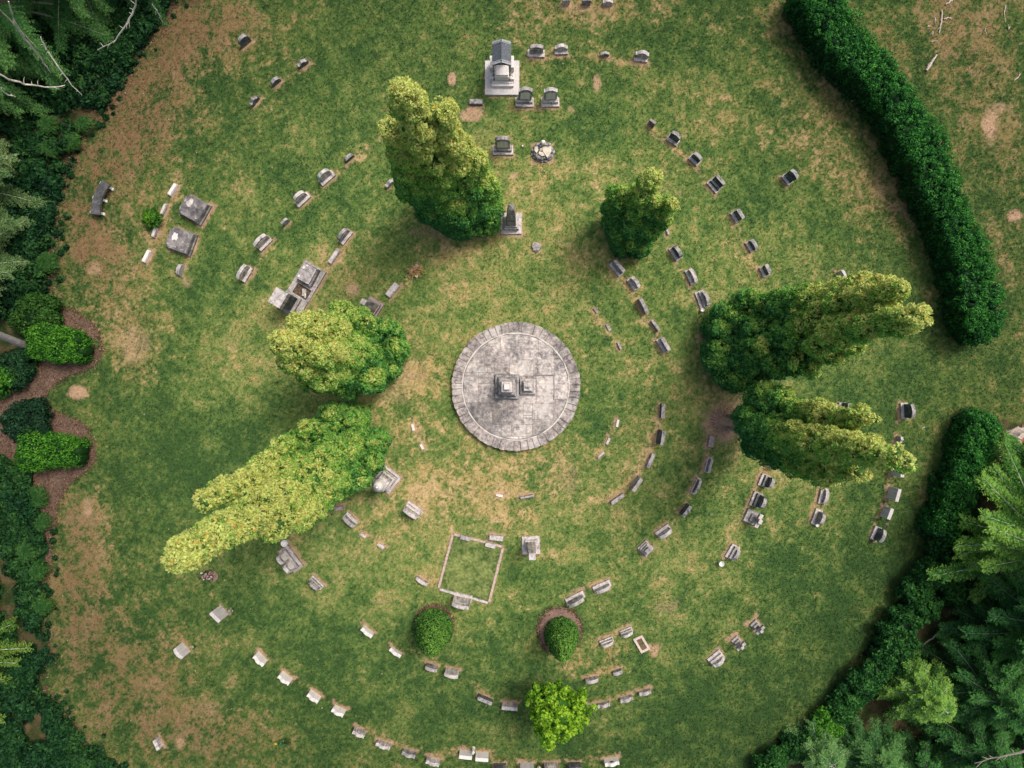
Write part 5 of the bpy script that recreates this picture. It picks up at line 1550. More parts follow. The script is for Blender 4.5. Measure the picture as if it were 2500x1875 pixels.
cone_shrub((1371,1545), (1374,1607), 3.4, .70, 'green cone-shaped shrub in a wide bark ring, right of two at the bottom', 202)

# ------------------------------------------------------------------ bright round tree
def round_tree():
    b = G(1352, 1668)
    root = empty('broadleaf_tree', b, 0, 'bright lime green round broadleaf tree standing in the bottom row of headstones', 'tree')
    rr = random.Random(41); cl = Cloud(41)
    cz, R = 2.55, 1.17
    bm = bmesh.new(); add_tube(bm, [(0, 0, -.02), (.02, 0, 1.2), (0, .03, 2.6)], [.11, .08, .03], 8); bm_obj('trunk', bm, BARK, root)
    bm = bmesh.new()
    def colf(g):
        def f(P, d, r):
            k = np.clip(g+.24*(d @ SUN)+.15*r.normal(size=len(P)), 0, 1)  # sun-facing leaves coloured brighter, painted light on the crown
            c = lerp3((.035,.17,.014), (.17,.40,.026), sstep(0, .5, k))
            return mix(c, (.46,.68,.055), sstep(.42, 1.0, k))
        return f
    for k in range(330):
        d = Vector((rr.gauss(0, 1), rr.gauss(0, 1), rr.gauss(.25, .9))).normalized()
        w = 1+.16*math.sin(3.1*math.atan2(d.y, d.x)+1)+.09*math.sin(5.3*math.atan2(d.y, d.x))
        rho = R*w*rr.uniform(.55, 1.06)
        p = Vector((d.x*rho, d.y*rho*.94, cz+d.z*rho*.95))
        R_ = rr.uniform(.09, .19)
        cl.tuft(p, R_, int(R_*R_*12.6*230), .085, colf(.40+.22*d.z+rr.uniform(-.14, .14)), None, .85, .8, 1.35)
        if k % 16 == 0: add_tube(bm, [(0, 0, 1.1+rr.random()), tuple(p*.6+Vector((0, 0, cz*.4))), tuple(p)], [.035, .022, .008], 5)
    for k in range(30):
        d = Vector((rr.gauss(0, 1), rr.gauss(0, 1), rr.gauss(0, 1))).normalized()*R*.45
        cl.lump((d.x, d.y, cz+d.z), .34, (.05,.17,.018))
    bm_obj('limbs', bm, BARK, root)
    cl.build('crown', root)
round_tree()

# ------------------------------------------------------------------ hedges and shrubs
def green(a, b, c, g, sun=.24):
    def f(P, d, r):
        k = np.clip(g+sun*(d @ SUN)+.16*r.normal(size=len(P)), 0, 1)  # tone rises towards the sun: painted light in the foliage
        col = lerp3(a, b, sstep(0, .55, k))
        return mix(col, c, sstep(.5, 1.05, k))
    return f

HD = ((.011,.068,.020), (.042,.225,.040), (.135,.430,.066))
def hedge(path, h, w, label, seed, pal=HD, group=None, leaf=.06, name='hedge', rcs=(.13, .22), g0=.40, taper=True):
    """path: centre line as seen at height h, survey units"""
    P = [G(px, py, h) for px, py in path]
    c0 = P[len(P)//2]
    root = empty(name, (c0.x, c0.y, 0), 0, label, 'hedge', group)
    rr = random.Random(seed); cl = Cloud(seed)
    tb = bmesh.new()
    acc = 0; L_ = sum((b-a).length for a, b in zip(P, P[1:]))
    step = .22
    s = 0.0
    pts = []
    while s < L_:
        q = s
        for a, b in zip(P, P[1:]):
            l = (b-a).length
            if q <= l:
                pts.append((a.lerp(b, q/l), (b-a).normalized(), s/L_)); break
            q -= l
        s += step
    for i, (c, d, u) in enumerate(pts):
        n = Vector((-d.y, d.x, 0))
        ws = w*(1+.10*math.sin(i*.21+seed)+.07*math.sin(i*.57)+.05*math.sin(i*1.3))
        endk = min(1, .45+min(u*L_, (1-u)*L_)/ (w*.45)) if taper else 1
        ws *= min(1, endk)
        hh = h*(1+.04*math.sin(i*.33+1))*(.80+.20*min(1, endk))
        prof = []
        z = .12
        while z < hh-.15:
            prof += [(-ws/2*(.90+.12*z/h), z), (ws/2*(.90+.12*z/h), z)]; z += .24
        x = -ws/2+.08
        while x < ws/2-.05:
            prof.append((x, hh-.10-.22*abs(2*x/ws)**3)); x += .21
        for (x, z) in prof:
            R_ = rr.uniform(*rcs)*(1.5 if rr.random() < .10 else 1)
            if rr.random() < .05: continue
            p = Vector((c.x-c0.x, c.y-c0.y, 0))+n*(x+rr.uniform(-.09, .09))+d*rr.uniform(-.12, .12)
            zz = max(.06, z+rr.uniform(-.10, .10))
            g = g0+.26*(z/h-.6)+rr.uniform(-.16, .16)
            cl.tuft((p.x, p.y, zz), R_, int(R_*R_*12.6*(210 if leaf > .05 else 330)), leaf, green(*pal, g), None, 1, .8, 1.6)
        for x in np.arange(-ws/2+.22, ws/2-.15, .30):
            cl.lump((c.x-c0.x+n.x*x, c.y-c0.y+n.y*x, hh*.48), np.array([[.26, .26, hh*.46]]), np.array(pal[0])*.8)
        if i % 6 == 0: add_tube(tb, [(c.x-c0.x, c.y-c0.y, -.02), (c.x-c0.x, c.y-c0.y, hh*.7)], [.05, .02], 5)
    bm_obj('stems', tb, BARK, root)
    cl.build('foliage', root)
    return root

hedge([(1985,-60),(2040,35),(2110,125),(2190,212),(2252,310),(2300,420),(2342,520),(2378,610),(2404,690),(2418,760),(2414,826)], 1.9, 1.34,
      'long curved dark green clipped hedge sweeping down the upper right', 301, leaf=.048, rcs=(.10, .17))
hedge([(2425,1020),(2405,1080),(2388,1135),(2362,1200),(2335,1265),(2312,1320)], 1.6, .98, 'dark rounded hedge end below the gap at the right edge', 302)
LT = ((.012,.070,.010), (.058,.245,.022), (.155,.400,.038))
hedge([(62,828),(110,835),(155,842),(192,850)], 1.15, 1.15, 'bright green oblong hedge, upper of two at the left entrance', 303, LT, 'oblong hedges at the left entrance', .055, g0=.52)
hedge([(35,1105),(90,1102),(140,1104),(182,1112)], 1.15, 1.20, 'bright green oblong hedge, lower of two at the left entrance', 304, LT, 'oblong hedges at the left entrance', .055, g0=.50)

def shrub(px, py, r, h, label, seed, pal=HD, group=None, name='shrub', leaf=.07, g0=.42, cat='shrub', asp=1.6, squash=1.0):
    b = G(px, py, h*.5); b.z = 0
    root = empty(name, b, 0, label, cat, group)
    rr = random.Random(seed); cl = Cloud(seed)
    bm = bmesh.new()
    for k in range(4):
        a = k*1.6; add_tube(bm, [(0, 0, -.02), (.3*r*math.cos(a), .3*r*math.sin(a), h*.6)], [.03, .012], 5)
    bm_obj('stems', bm, BARK, root)
    n = int(32*(r/.5)**1.9)
    for k in range(n):
        d = Vector((rr.gauss(0, 1), rr.gauss(0, 1), rr.gauss(.35, .8))).normalized()
        w = 1+.14*math.sin(3*math.atan2(d.y, d.x)+seed)
        rho = rr.uniform(.70, 1.0)
        p = Vector((d.x*r*rho*w, d.y*r*rho*w, max(.1, h*.52+d.z*h*.46*rho)))
        R_ = rr.uniform(.16, .25)*min(1, r/.5+.2)
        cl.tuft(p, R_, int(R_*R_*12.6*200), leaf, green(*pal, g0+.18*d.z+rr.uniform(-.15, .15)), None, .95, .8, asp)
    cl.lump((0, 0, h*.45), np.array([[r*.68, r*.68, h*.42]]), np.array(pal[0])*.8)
    cl.build('foliage', root)
    return root

ROW = [(2272,1399,.66),(2236,1441,.66),(2251,1480,.60),(2206,1520,.66),(2175,1556,.62),(2206,1571,.50),(2166,1601,.62),(2133,1634,.62),(2106,1664,.62),(2073,1700,.56),(2052,1731,.54),(2014,1767,.56),(1984,1803,.48),(1943,1818,.48),(1895,1845,.50),(1865,1869,.42)]
ORD = ['first','second','third','fourth','fifth','sixth','seventh','eighth','ninth','tenth','eleventh','twelfth','thirteenth','fourteenth','fifteenth','sixteenth']
SP = ((.006,.040,.014), (.024,.125,.028), (.085,.270,.048))
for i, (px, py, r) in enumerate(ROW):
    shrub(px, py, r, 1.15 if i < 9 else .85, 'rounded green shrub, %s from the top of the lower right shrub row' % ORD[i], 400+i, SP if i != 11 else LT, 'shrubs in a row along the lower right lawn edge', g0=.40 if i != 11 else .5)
for i, (px, py, r, h, lab) in enumerate(((2310,1335,.8,1.2,'dark leafy shrub at the top of the lower right row under a conifer bough'),
        (2345,1285,.8,1.2,'dark leafy shrub between the round hedge end and the lower right row'),
        (2330,1440,.6,.9,'dark leafy shrub behind the lower right row by the split log'))):
    shrub(px, py, r, h, lab, 440+i, SP)
# left entrance shrubs
for i, (px, py, r, h, lab, pal, g0) in enumerate((
        (95,775,1.0,1.0,'dull green spreading shrub above the upper oblong hedge',((.010,.045,.010),(.036,.125,.020),(.085,.20,.035)),.42),
        (70,1030,1.0,.8,'dark bluish shrub above the lower oblong hedge',((.006,.026,.014),(.014,.060,.026),(.035,.105,.045)),.34),
        (40,900,.8,.8,'bluish shrub at the left edge below the grey trunk',((.006,.030,.014),(.018,.080,.030),(.05,.14,.05)),.38),
        (8,930,.6,1.0,'light green shrub cut by the left edge beside the bark path',LT,.42))):
    shrub(px, py, r, h, lab, 450+i, pal, g0=g0)

# leafy tropical-looking shrub among the white markers
def leafy_shrub():
    b = G(381, 537)
    root = empty('leafy_shrub', b, 0, 'bright glossy green leafy shrub growing over the white markers at left', 'shrub')
    r = np.random.default_rng(5); cl = Cloud(5)
    n = 260
    a = r.random(n)*2*PI; rad = np.sqrt(r.random(n))*.43; z = .25+.45*(1-rad/.46)+.1*r.random(n)
    P = np.stack([rad*np.cos(a), rad*np.sin(a), z], 1)
    out = np.stack([np.cos(a), np.sin(a), .2+0*a], 1)+.35*r.normal(size=(n, 3))
    N = np.tile([0, 0, 1.], (n, 1))
    k = np.clip((z-.25)/.5*.6+.25*r.normal(size=n)+.2, 0, 1)
    cl.quads(P, N, .06+.02*r.random(n), mix(lerp3((.012,.07,.008), (.07,.26,.015), k), (.26,.48,.03), sstep(.6, 1.1, k)), 2.9, .45, unit(out))
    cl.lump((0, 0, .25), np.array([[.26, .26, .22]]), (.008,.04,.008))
    cl.build('foliage', root)
    bm = bmesh.new(); add_tube(bm, [(0, 0, -.02), (.02, .01, .4)], [.03, .02], 6); bm_obj('stem', bm, BARK, root)
leafy_shrub()

# ------------------------------------------------------------------ forest conifers with spreading boughs
def forest_conifer(base, h, r, label, seed, pal, nb=46, z0=.12, droop=.35, bare=.25, limb=PALE_BARK, needle=.14, aim=None, tr=None, thick=1.0, dens=1.0):
    b = G(*base)
    root = empty('forest_conifer', b, 0, label, 'tree', 'forest conifers at the edges')
    rr = random.Random(seed); cl = Cloud(seed); rn = cl.r
    bm = bmesh.new()
    tr = tr or .10+.016*h
    add_tube(bm, [(0, 0, -.05), (0, 0, h*.5), (0, 0, h)], [tr, tr*.6, .02], 10)
    bm_obj('trunk', bm, limb, root)
    bm = bmesh.new()
    for i in range(nb):
        t = z0+(1-z0)*(i+rr.random())/nb
        z = h*t
        L_ = r*(1-t**1.5)**.8*rr.uniform(.7, 1.12)+.25
        a = i*2.39996+rr.uniform(-.3, .3)
        if aim is not None and rr.random() < .55: a = aim+rr.gauss(0, .75)
        d = Vector((math.cos(a), math.sin(a), 0)); side = Vector((-d.y, d.x, 0))
        bend = rr.uniform(-.18, .18); dr = droop*rr.uniform(.6, 1.3)
        m = 9
        pts = []
        for k in range(m+1):
            s = k/m
            pts.append(Vector((0, 0, z))+d*L_*s+side*L_*bend*s*s+Vector((0, 0, L_*(.14*s-dr*s*s))))
        add_tube(bm, pts, [max(.006, thick*(.010+.010*L_)*(1-.88*k/m)) for k in range(m+1)], 5)
        nt_ = int(11*L_/1.0*dens)+6
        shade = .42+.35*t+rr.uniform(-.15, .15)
        for q in range(nt_):
            s = bare+(1-bare)*(q+rr.random())/nt_
            f = s*m; k0 = min(m-1, int(f)); p = pts[k0].lerp(pts[k0+1], f-k0)
            ax = (pts[k0+1]-pts[k0]).normalized()
            for sg in (-1, 1):
                tl = (.30+.32*L_*(1-s)*.5)*rr.uniform(.6, 1.15)
                td_ = (ax*rr.uniform(.55, .95)+side*sg*rr.uniform(.6, 1.0)+Vector((0, 0, rr.uniform(-.45, .05)))).normalized()
                nn = max(4, int(tl/.055))
                u = (np.arange(nn)+rn.random(nn))/nn
                base_p = np.array(p)[None]+np.array(td_)[None]*(u*tl)[:, None]
                base_p[:, 2] -= .18*tl*u*u
                tdv = np.array(td_); sd = np.cross(tdv, [0, 0, 1.]); sd /= max(1e-6, np.linalg.norm(sd))
                for sg2 in (-1, 1):
                    axv = unit(tdv[None]*.85+sd[None]*sg2*.75+.25*rn.normal(size=(nn, 3)))
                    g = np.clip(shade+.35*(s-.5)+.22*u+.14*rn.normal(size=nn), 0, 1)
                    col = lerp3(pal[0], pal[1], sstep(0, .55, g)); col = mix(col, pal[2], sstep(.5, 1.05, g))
                    nl = needle*(1.05-.55*u)
                    cl.quads(base_p+axv*(nl*.45)[:, None], np.tile([0, 0, 1.], (nn, 1)), nl*.30, col, 3.4, .35, axv)
        # shoot at the end of the bough
    bm_obj('boughs', bm, limb, root)
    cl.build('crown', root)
    return root

FG = ((.010,.070,.026), (.052,.200,.052), (.200,.400,.105))       # dark fir
FB = ((.006,.042,.020), (.024,.125,.036), (.110,.330,.070))       # bluish fir
FL = ((.010,.065,.018), (.055,.225,.038), (.330,.570,.105))       # sunlit larch green
FS = ((.022,.075,.024), (.105,.220,.070), (.280,.420,.170))       # grey green pine
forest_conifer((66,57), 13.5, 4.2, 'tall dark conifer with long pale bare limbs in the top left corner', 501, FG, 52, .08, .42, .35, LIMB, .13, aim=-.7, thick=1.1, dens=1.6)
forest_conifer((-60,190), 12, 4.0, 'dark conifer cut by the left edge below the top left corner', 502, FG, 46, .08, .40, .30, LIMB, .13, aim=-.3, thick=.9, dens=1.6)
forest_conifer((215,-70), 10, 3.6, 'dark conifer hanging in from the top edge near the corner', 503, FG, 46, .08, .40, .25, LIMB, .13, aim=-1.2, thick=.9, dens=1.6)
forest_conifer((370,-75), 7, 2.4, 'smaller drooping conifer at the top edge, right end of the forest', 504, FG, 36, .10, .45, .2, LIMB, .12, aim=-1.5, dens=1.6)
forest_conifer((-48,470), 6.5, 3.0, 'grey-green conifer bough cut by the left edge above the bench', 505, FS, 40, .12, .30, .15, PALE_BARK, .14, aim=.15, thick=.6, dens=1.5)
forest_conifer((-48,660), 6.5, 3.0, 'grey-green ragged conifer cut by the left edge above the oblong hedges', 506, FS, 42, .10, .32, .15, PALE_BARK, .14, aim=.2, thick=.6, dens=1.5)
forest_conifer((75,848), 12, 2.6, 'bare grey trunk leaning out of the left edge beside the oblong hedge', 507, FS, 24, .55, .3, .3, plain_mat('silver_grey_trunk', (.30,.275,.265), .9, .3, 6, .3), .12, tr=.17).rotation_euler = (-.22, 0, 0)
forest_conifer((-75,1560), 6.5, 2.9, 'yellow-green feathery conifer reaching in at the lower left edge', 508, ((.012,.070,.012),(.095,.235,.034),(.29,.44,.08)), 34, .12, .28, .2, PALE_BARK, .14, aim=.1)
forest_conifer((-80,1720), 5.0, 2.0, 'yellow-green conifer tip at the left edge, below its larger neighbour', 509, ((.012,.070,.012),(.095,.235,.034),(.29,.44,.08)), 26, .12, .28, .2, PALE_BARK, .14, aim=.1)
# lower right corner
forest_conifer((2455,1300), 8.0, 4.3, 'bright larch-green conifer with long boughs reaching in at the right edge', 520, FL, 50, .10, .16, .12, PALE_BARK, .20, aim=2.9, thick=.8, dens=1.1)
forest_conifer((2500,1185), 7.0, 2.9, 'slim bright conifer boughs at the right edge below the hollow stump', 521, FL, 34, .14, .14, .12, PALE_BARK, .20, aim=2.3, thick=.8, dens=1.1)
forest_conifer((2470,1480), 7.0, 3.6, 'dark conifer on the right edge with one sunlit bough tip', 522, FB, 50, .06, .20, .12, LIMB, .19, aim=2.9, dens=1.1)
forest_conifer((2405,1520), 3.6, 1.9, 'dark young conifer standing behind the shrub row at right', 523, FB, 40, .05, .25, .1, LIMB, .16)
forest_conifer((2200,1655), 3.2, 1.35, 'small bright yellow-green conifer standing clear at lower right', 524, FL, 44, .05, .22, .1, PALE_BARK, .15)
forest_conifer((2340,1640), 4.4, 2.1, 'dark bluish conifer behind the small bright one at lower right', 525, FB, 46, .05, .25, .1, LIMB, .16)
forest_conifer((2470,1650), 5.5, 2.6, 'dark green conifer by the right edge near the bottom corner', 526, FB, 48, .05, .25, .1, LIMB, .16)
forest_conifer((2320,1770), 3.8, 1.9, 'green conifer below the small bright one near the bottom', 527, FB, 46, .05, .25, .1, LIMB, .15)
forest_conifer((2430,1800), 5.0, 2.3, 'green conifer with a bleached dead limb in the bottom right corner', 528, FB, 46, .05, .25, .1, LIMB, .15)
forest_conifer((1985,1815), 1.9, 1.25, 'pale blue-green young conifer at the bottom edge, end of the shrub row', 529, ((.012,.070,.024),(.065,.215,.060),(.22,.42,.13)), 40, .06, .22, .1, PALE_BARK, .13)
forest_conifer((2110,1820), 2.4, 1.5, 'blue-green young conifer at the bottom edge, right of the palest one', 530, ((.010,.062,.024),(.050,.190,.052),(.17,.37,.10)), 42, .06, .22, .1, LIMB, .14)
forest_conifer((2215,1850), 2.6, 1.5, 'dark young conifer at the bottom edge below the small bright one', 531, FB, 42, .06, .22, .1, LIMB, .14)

def bare_limbs():
    tree = [o for o in C.objects if 'long pale bare limbs' in o.get('label', '')][0]
    rr = random.Random(19)
    for pts, r0 in (([(20,5,9.5),(35,50,8.6),(62,95,7.6),(90,128,6.6),(108,155,5.8),(124,178,5.2)], .05), ([(-20,170,8),(20,192,7.4),(60,206,6.8),(110,214,6.2),(158,208,5.6)], .042),
            ([(335,-10,7),(328,25,6.4),(312,55,6.0),(280,98,5.4),(238,122,4.8)], .034), ([(100,92,6.4),(112,118,6.0),(130,145,5.6),(165,195,5.0),(200,232,4.4)], .034), ([(372,10,6),(385,30,5.4),(398,55,4.8)], .03), ([(-10,205,8),(12,228,7.4),(38,236,7)], .03)):
        bm = bmesh.new()
        P = [G(*q)-tree.location for q in pts]
        Q = []
        for a, b in zip(P, P[1:]):
            for k in range(3): Q.append(a.lerp(b, k/3)+Vector((rr.uniform(-.03, .03), rr.uniform(-.03, .03), 0)))
        Q.append(P[-1])
        add_tube(bm, Q, [r0*min(1, .3+2.2*i/(len(Q)-1))*(1-.8*i/(len(Q)-1))+.006 for i in range(len(Q))], 6)
        for k in range(2, len(Q)-1):
            if rr.random() < .85:
                d = (Q[k+1]-Q[k]).normalized(); s = rr.choice((-1, 1))
                e = Q[k]+Vector((d.x*.5-s*d.y*.8, d.y*.5+s*d.x*.8, rr.uniform(-.2, .1)))*rr.uniform(.15, .5)
                add_tube(bm, [Q[k], Q[k].lerp(e, .5)+Vector((0, 0, .03)), e], [.012, .009, .004], 4)
        bm_obj('bare_limb', bm, PALE_BARK, tree)
bare_limbs()

def dead_limb():
    p = G(2420, 1850, 3.4)
    bm = bmesh.new(); rr = random.Random(9)
    a = G(2510, 1830, 4.2); b_ = G(2380, 1862, 3.0)
    pts = [a.lerp(b_, k/8)+Vector((rr.uniform(-.03,.03), rr.uniform(-.03,.03), rr.uniform(-.05,.05))) for k in range(9)]
    add_tube(bm, pts, [.035*(1-.8*k/8)+.006 for k in range(9)], 5)
    for k in range(2, 8):
        e = pts[k]+Vector((-.25+rr.uniform(-.1,.1), rr.choice((-1, 1))*rr.uniform(.1, .25), .05)); add_tube(bm, [pts[k], e], [.012, .004], 4)
    tree = [o for o in C.objects if 'bleached dead limb' in o.get('label', '')][0]
    for v in bm.verts: v.co -= tree.location
    bm_obj('dead_limb', bm, DEADWOOD, tree)
dead_limb()

# ------------------------------------------------------------------ undergrowth along the wood edges
def undergrowth(name, poly, n, label, seed, pals, rc=(.14, .34), zmax=.75, leaf=.085):
    A = np.array(poly); rr = random.Random(seed); cl = Cloud(seed)
    x0, y0 = np.maximum(A.min(0), (-24.5, -18.6)); x1, y1 = np.minimum(A.max(0), (24.5, 18.6))
    r = np.random.default_rng(seed)
    X = x0+(x1-x0)*r.random(n*8); Y = y0+(y1-y0)*r.random(n*8)
    keep = poly_mask(X, Y, poly)
    dens = fbm(X, Y, 1.6, 3, seed)
    keep &= dens > .30
    X, Y = X[keep][:n], Y[keep][:n]
    hh = fbm(X, Y, 1.3, 2, seed+3); kk = fbm(X, Y, 1.7, 2, seed+9)
    for x, y, h, k in zip(X, Y, hh, kk):
        R_ = rr.uniform(*rc)
        z = max(.05, zmax*(h-.25)*1.3*rr.uniform(.5, 1))
        pal = pals[0] if k+rr.uniform(-.12, .12) < .5 else pals[1]
        cl.tuft((x, y, z), R_, int(R_*R_*12.6*130), leaf, green(*pal, .36+rr.uniform(-.18, .2)), None, .75, .7, 2.0)
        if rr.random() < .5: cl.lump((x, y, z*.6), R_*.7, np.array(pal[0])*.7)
    o = cl.build(name)
    return tag(o, label, kind='stuff')
UL = [(p.x, p.y) for p in (G(*q) for q in ((-60,-60),(440,-60),(418,20),(335,130),(288,225),(215,300),(165,395),(142,470),(128,560),(112,650),(112,720),(60,760),(-60,800)))]
UL2 = [(p.x, p.y) for p in (G(*q) for q in ((-60,1110),(20,1125),(70,1145),(90,1200),(106,1290),(104,1400),(98,1500),(122,1590),(85,1660),(140,1735),(205,1805),(285,1875),(300,1950),(-60,1950)))]
P1 = ((.004,.026,.013), (.014,.078,.024), (.050,.165,.042)); P2 = ((.005,.032,.012), (.022,.098,.024), (.080,.200,.042))
undergrowth('undergrowth', UL, 1150, 'dense dark green undergrowth along the upper left forest edge', 601, (P1, P2))
undergrowth('undergrowth', UL2, 1250, 'dense green undergrowth along the lower left forest edge', 602, (P1, P2))
UR = [(p.x, p.y) for p in (G(*q) for q in ((2330,1330),(2500,1250),(2560,1700),(2500,1950),(2000,1950),(2090,1850),(2250,1700),(2300,1620),(2330,1560),(2400,1450)))]
undergrowth('undergrowth', UR, 170, 'scattered low undergrowth beneath the lower right conifers', 603, (P1, P2), (.10, .2), .25)

def fern(px, py, r, label, seed):
    b = G(px, py, .5); b.z = 0
    root = empty('fern', b, 0, label, 'fern', 'ferns at the forest edge')
    cl = Cloud(seed); rn = cl.r
    for k in range(11):
        a = 2*PI*k/11+rn.random()*.4
        n = 26; u = (np.arange(n)+.5)/n
        L_ = r*(.75+.35*rn.random())
        d = np.array([math.cos(a), math.sin(a), 0]); sd = np.array([-d[1], d[0], 0])
        P = d[None]*(u*L_)[:, None]; P[:, 2] = .45+.45*u*(1-u)*1.5-.25*u
        for sg in (-1, 1):
            ax = unit(np.tile(d*.45+sd*sg, (n, 1))+.1*rn.normal(size=(n, 3)))
            ln = r*.34*np.sin(PI*np.clip(u*.9+.08, 0, 1))+.02
            g = np.clip(.55+.3*u+.12*rn.normal(size=n), 0, 1)
            col = mix(lerp3((.006,.036,.010), (.026,.105,.020), sstep(0, .6, g)), (.09,.21,.04), sstep(.55, 1.1, g))
            cl.quads(P+ax*(ln*.45)[:, None], np.tile([0, 0, 1.], (n, 1)), ln*.34, col, 2.8, .25, ax)
    cl.build('fronds', root)
    bm = bmesh.new(); add_lathe(bm, [(.05, -.02), (.04, .3), (.01, .45)], 6); bm_obj('crown_root', bm, BARK, root)
for i, (px, py, r, lab) in enumerate(((88,1215,.55,'fern at the lower left forest edge, uppermost below the bark path'),(97,1275,.5,'fern at the lower left forest edge, second below the bark path'),
        (62,1345,.6,'fern set back in the lower left forest edge'),(90,1395,.5,'fern beside the lawn, left of the earth mound'),
        (100,1480,.5,'fern above the yellow-green feathery conifer boughs'),(110,640,.55,'fern above the spreading shrub by the left hedges'),
        (170,345,.5,'fern at the upper left forest edge nearest the bench'),(120,360,.55,'fern behind the forest edge, upper left'),
        (200,300,.45,'fern at the corner of the upper left forest edge'),(112,300,.5,'dark fern deep in the upper left forest'))):
    fern(px, py, r, lab, 700+i)

# ------------------------------------------------------------------ fallen leaves
def fallen_leaves():
    cl = Cloud(800); r = cl.r
    n = 420
    X = r.uniform(-21, 21, n); Y = r.uniform(-16.5, 16.5, n)
    k = (np.hypot(X, Y) > 3.2)
    X, Y = X[k], Y[k]; n = len(X)
    P = np.stack([X, Y, .025+0*X], 1)
    col = lerp3((.50,.38,.10), (.62,.56,.42), r.random(n))
    cl.quads(P, np.tile([0, 0, 1.], (n, 1)), .025+.03*r.random(n), col, 1.7, .25)
    tag(cl.build('fallen_leaves'), 'scattered small yellow and pale fallen leaves and petals on the grass', kind='stuff')
fallen_leaves()

# ------------------------------------------------------------------ ground sheets, light, camera
def gp(L): return [(p.x, p.y) for p in (G(*q) for q in L)]
PATH = gp([(-200,930),(-20,950),(60,925),(100,905),(95,850),(75,790),(120,772),(165,752),(205,772),(232,790),(246,825),(250,862),(238,888),(205,905),(160,922),(120,950),(112,970),(125,998),(150,1015),(190,1025),(215,1045),(232,1085),(232,1125),(205,1155),(175,1175),(160,1200),(140,1235),(136,1280),(128,1320),(122,1400),(112,1420),(108,1300),(98,1240),(90,1190),(60,1140),(-200,1160)])
RINGS = [(G(1059,1527).x, G(1059,1527).y, 47*MPP, 51*MPP), (G(1366,1538).x, G(1366,1538).y, 54*MPP, 57*MPP)]
build_ground()
build_grass()
def litter():
    cl = Cloud(820); r = cl.r
    A = np.array(PATH+[PATH[0]])
    X = r.uniform(-23.5, -17.8, 60000); Y = r.uniform(-9.5, 4.0, 60000)
    ins = poly_mask(X, Y, PATH)
    X, Y = X[ins][:5200], Y[ins][:5200]
    sx, sy = [], []
    for a, b in zip(A, A[1:]):
        l = np.hypot(*(b-a))
        if a[0] < -23.5: continue
        m = int(l*70); u = r.random((m, 1)); q = a+(b-a)*u+r.normal(size=(m, 2))*.09
        sx.append(q[:, 0]); sy.append(q[:, 1])
    for (cx, cy, rx, ry) in RINGS:
        m = 700; t = r.random(m)*2*PI; k = 1+r.normal(size=m)*.07-.02
        sx.append(cx+rx*k*np.cos(t)); sy.append(cy+ry*k*np.sin(t))
    for pts in (LEFT_WOOD, RIGHT_WOOD):
        for a, b in zip(np.array(pts), np.array(pts)[1:]):
            if abs(a[0]) > 24 or abs(b[0]) > 24 or abs(a[1]) > 19 or abs(b[1]) > 19: continue
            m = int(np.hypot(*(b-a))*90); u = r.random((m, 1)); q = a+(b-a)*u+r.normal(size=(m, 2))*.22
            sx.append(q[:, 0]); sy.append(q[:, 1])
    X = np.concatenate([X]+sx); Y = np.concatenate([Y]+sy); n = len(X)
    P = np.stack([X, Y, .036+.02*r.random(n)], 1)
    k = r.random(n)
    col = mix(lerp3((.09,.055,.036), (.27,.165,.11), k), (.42,.31,.20), sstep(.9, 1.0, k))
    cl.quads(P, np.tile([0, 0, 1.], (n, 1)), .022+.035*r.random(n), col, 2.2, .45)
    tag(cl.build('bark_litter'), 'loose bark chips and leaf litter along the beds and wood edges', kind='stuff')
litter()
def edge_plants():
    cl = Cloud(830); r = cl.r
    for pts, sp in ((LEFT_WOOD, .30), (RIGHT_WOOD, .18)):
        Q = np.array(pts)
        for a, b in zip(Q, Q[1:]):
            if abs(a[0]) > 24 or abs(b[0]) > 24 or abs(a[1]) > 19 or abs(b[1]) > 19: continue
            m = int(np.hypot(*(b-a))*7)
            for k in range(m):
                q = a+(b-a)*r.random()+r.normal(size=2)*sp
                if poly_mask(np.array([q[0]]), np.array([q[1]]), PATH)[0]: continue
                R_ = r.uniform(.05, .14)
                cl.tuft((q[0], q[1], R_*.6), R_, int(R_*R_*12.6*260)+5, .07, green(*P1, .34+r.uniform(-.15, .2)), None, .7, .7, 2.2)
    tag(cl.build('edge_weeds'), 'low weeds fraying the border between lawn and wood', kind='stuff')
edge_plants()
sheet('bark_path', PATH, .030, (.075,.048,.034), (.22,.140,.100), 'reddish brown bark path curling around the two oblong hedges', 11, .045)
def ring(px, py, rx, ry): return gp([(px+rx*math.cos(2*PI*k/40), py+ry*math.sin(2*PI*k/40)) for k in range(40)])
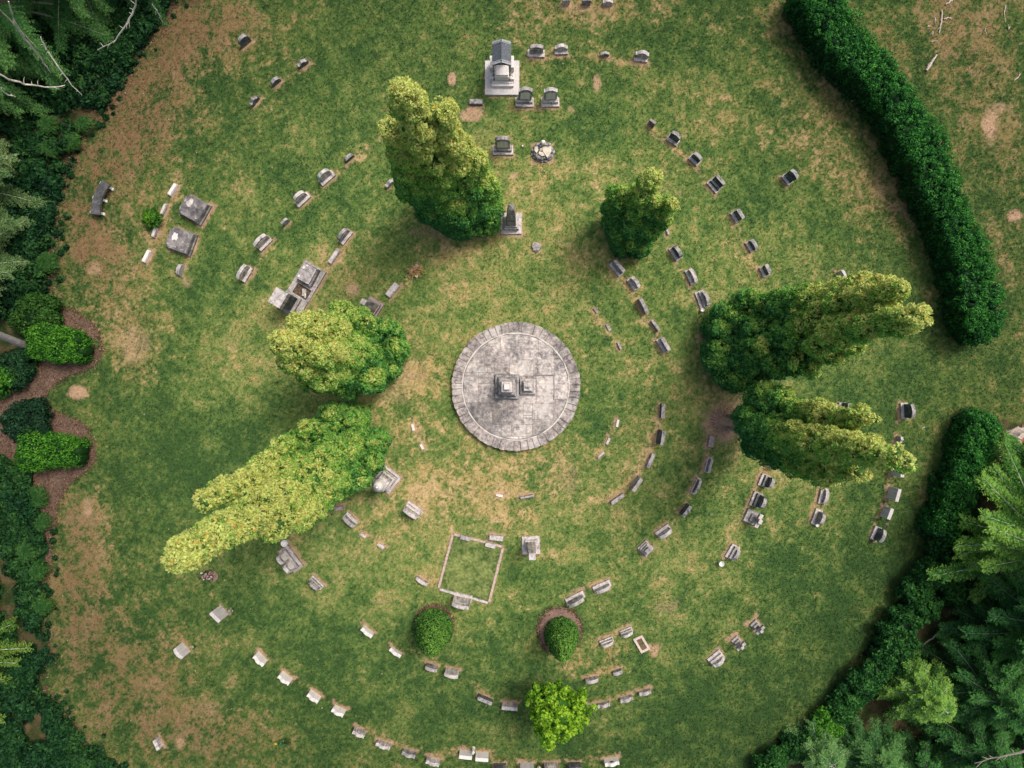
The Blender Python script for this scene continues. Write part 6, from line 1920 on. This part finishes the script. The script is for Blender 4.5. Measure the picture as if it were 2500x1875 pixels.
sheet('bark_ring', ring(1059, 1527, 47, 51), .030, (.10,.055,.040), (.31,.185,.14), 'reddish bark ring around the left cone shrub', 12, .02)
sheet('bark_ring', ring(1366, 1538, 54, 57), .030, (.13,.08,.06), (.36,.235,.185), 'reddish bark ring around the right cone shrub', 13, .02)
sheet('bark_strip', gp([(2332,1255),(2290,1340),(2245,1420),(2190,1500),(2135,1570),(2085,1640),(2035,1710),(1965,1775),(1895,1830),(1835,1885),(1800,1930),(1830,1930),(1860,1890),(1925,1840),(1985,1790),(2050,1725),(2100,1655),(2150,1585),(2205,1515),(2260,1435),(2305,1350),(2345,1265)]),
      .030, (.05,.036,.022), (.17,.115,.075), 'dark bark strip between the lawn and the lower right shrub row', 14, .03)

world = bpy.data.worlds.new('World'); scene.world = world; world.use_nodes = True
wn = world.node_tree
bg = wn.nodes['Background']
sky = wn.nodes.new('ShaderNodeTexSky'); sky.sky_type = 'NISHITA'
SUN_EL, SUN_AZ = math.radians(61), math.radians(48)      # azimuth from north (+Y) towards east (+X)
sky.sun_disc = False; sky.sun_elevation = SUN_EL; sky.sun_rotation = SUN_AZ
sky.air_density = 1.0; sky.dust_density = 6.0; sky.ozone_density = .3
wn.links.new(sky.outputs[0], bg.inputs[0]); bg.inputs[1].default_value = .15
ld = bpy.data.lights.new('sun', 'SUN'); ld.energy = 2.0; ld.angle = math.radians(15); ld.color = (1, .945, .88)
lo = bpy.data.objects.new('sun', ld); C.objects.link(lo)
d = Vector((math.sin(SUN_AZ)*math.cos(SUN_EL), math.cos(SUN_AZ)*math.cos(SUN_EL), math.sin(SUN_EL)))
lo.rotation_euler = d.to_track_quat('Z', 'Y').to_euler(); lo.location = d*60

cd = bpy.data.cameras.new('camera'); cd.sensor_width = 36; cd.lens = 24; cd.clip_end = 3000; cd.clip_start = .5
co = bpy.data.objects.new('camera', cd); C.objects.link(co)
co.location = (0, 0, CAM_H); co.rotation_euler = (0, 0, 0)
scene.camera = co
scene.view_settings.view_transform = 'Standard'; scene.view_settings.look = 'None'; scene.view_settings.exposure = 0
scene.render.resolution_x = 1024; scene.render.resolution_y = 768
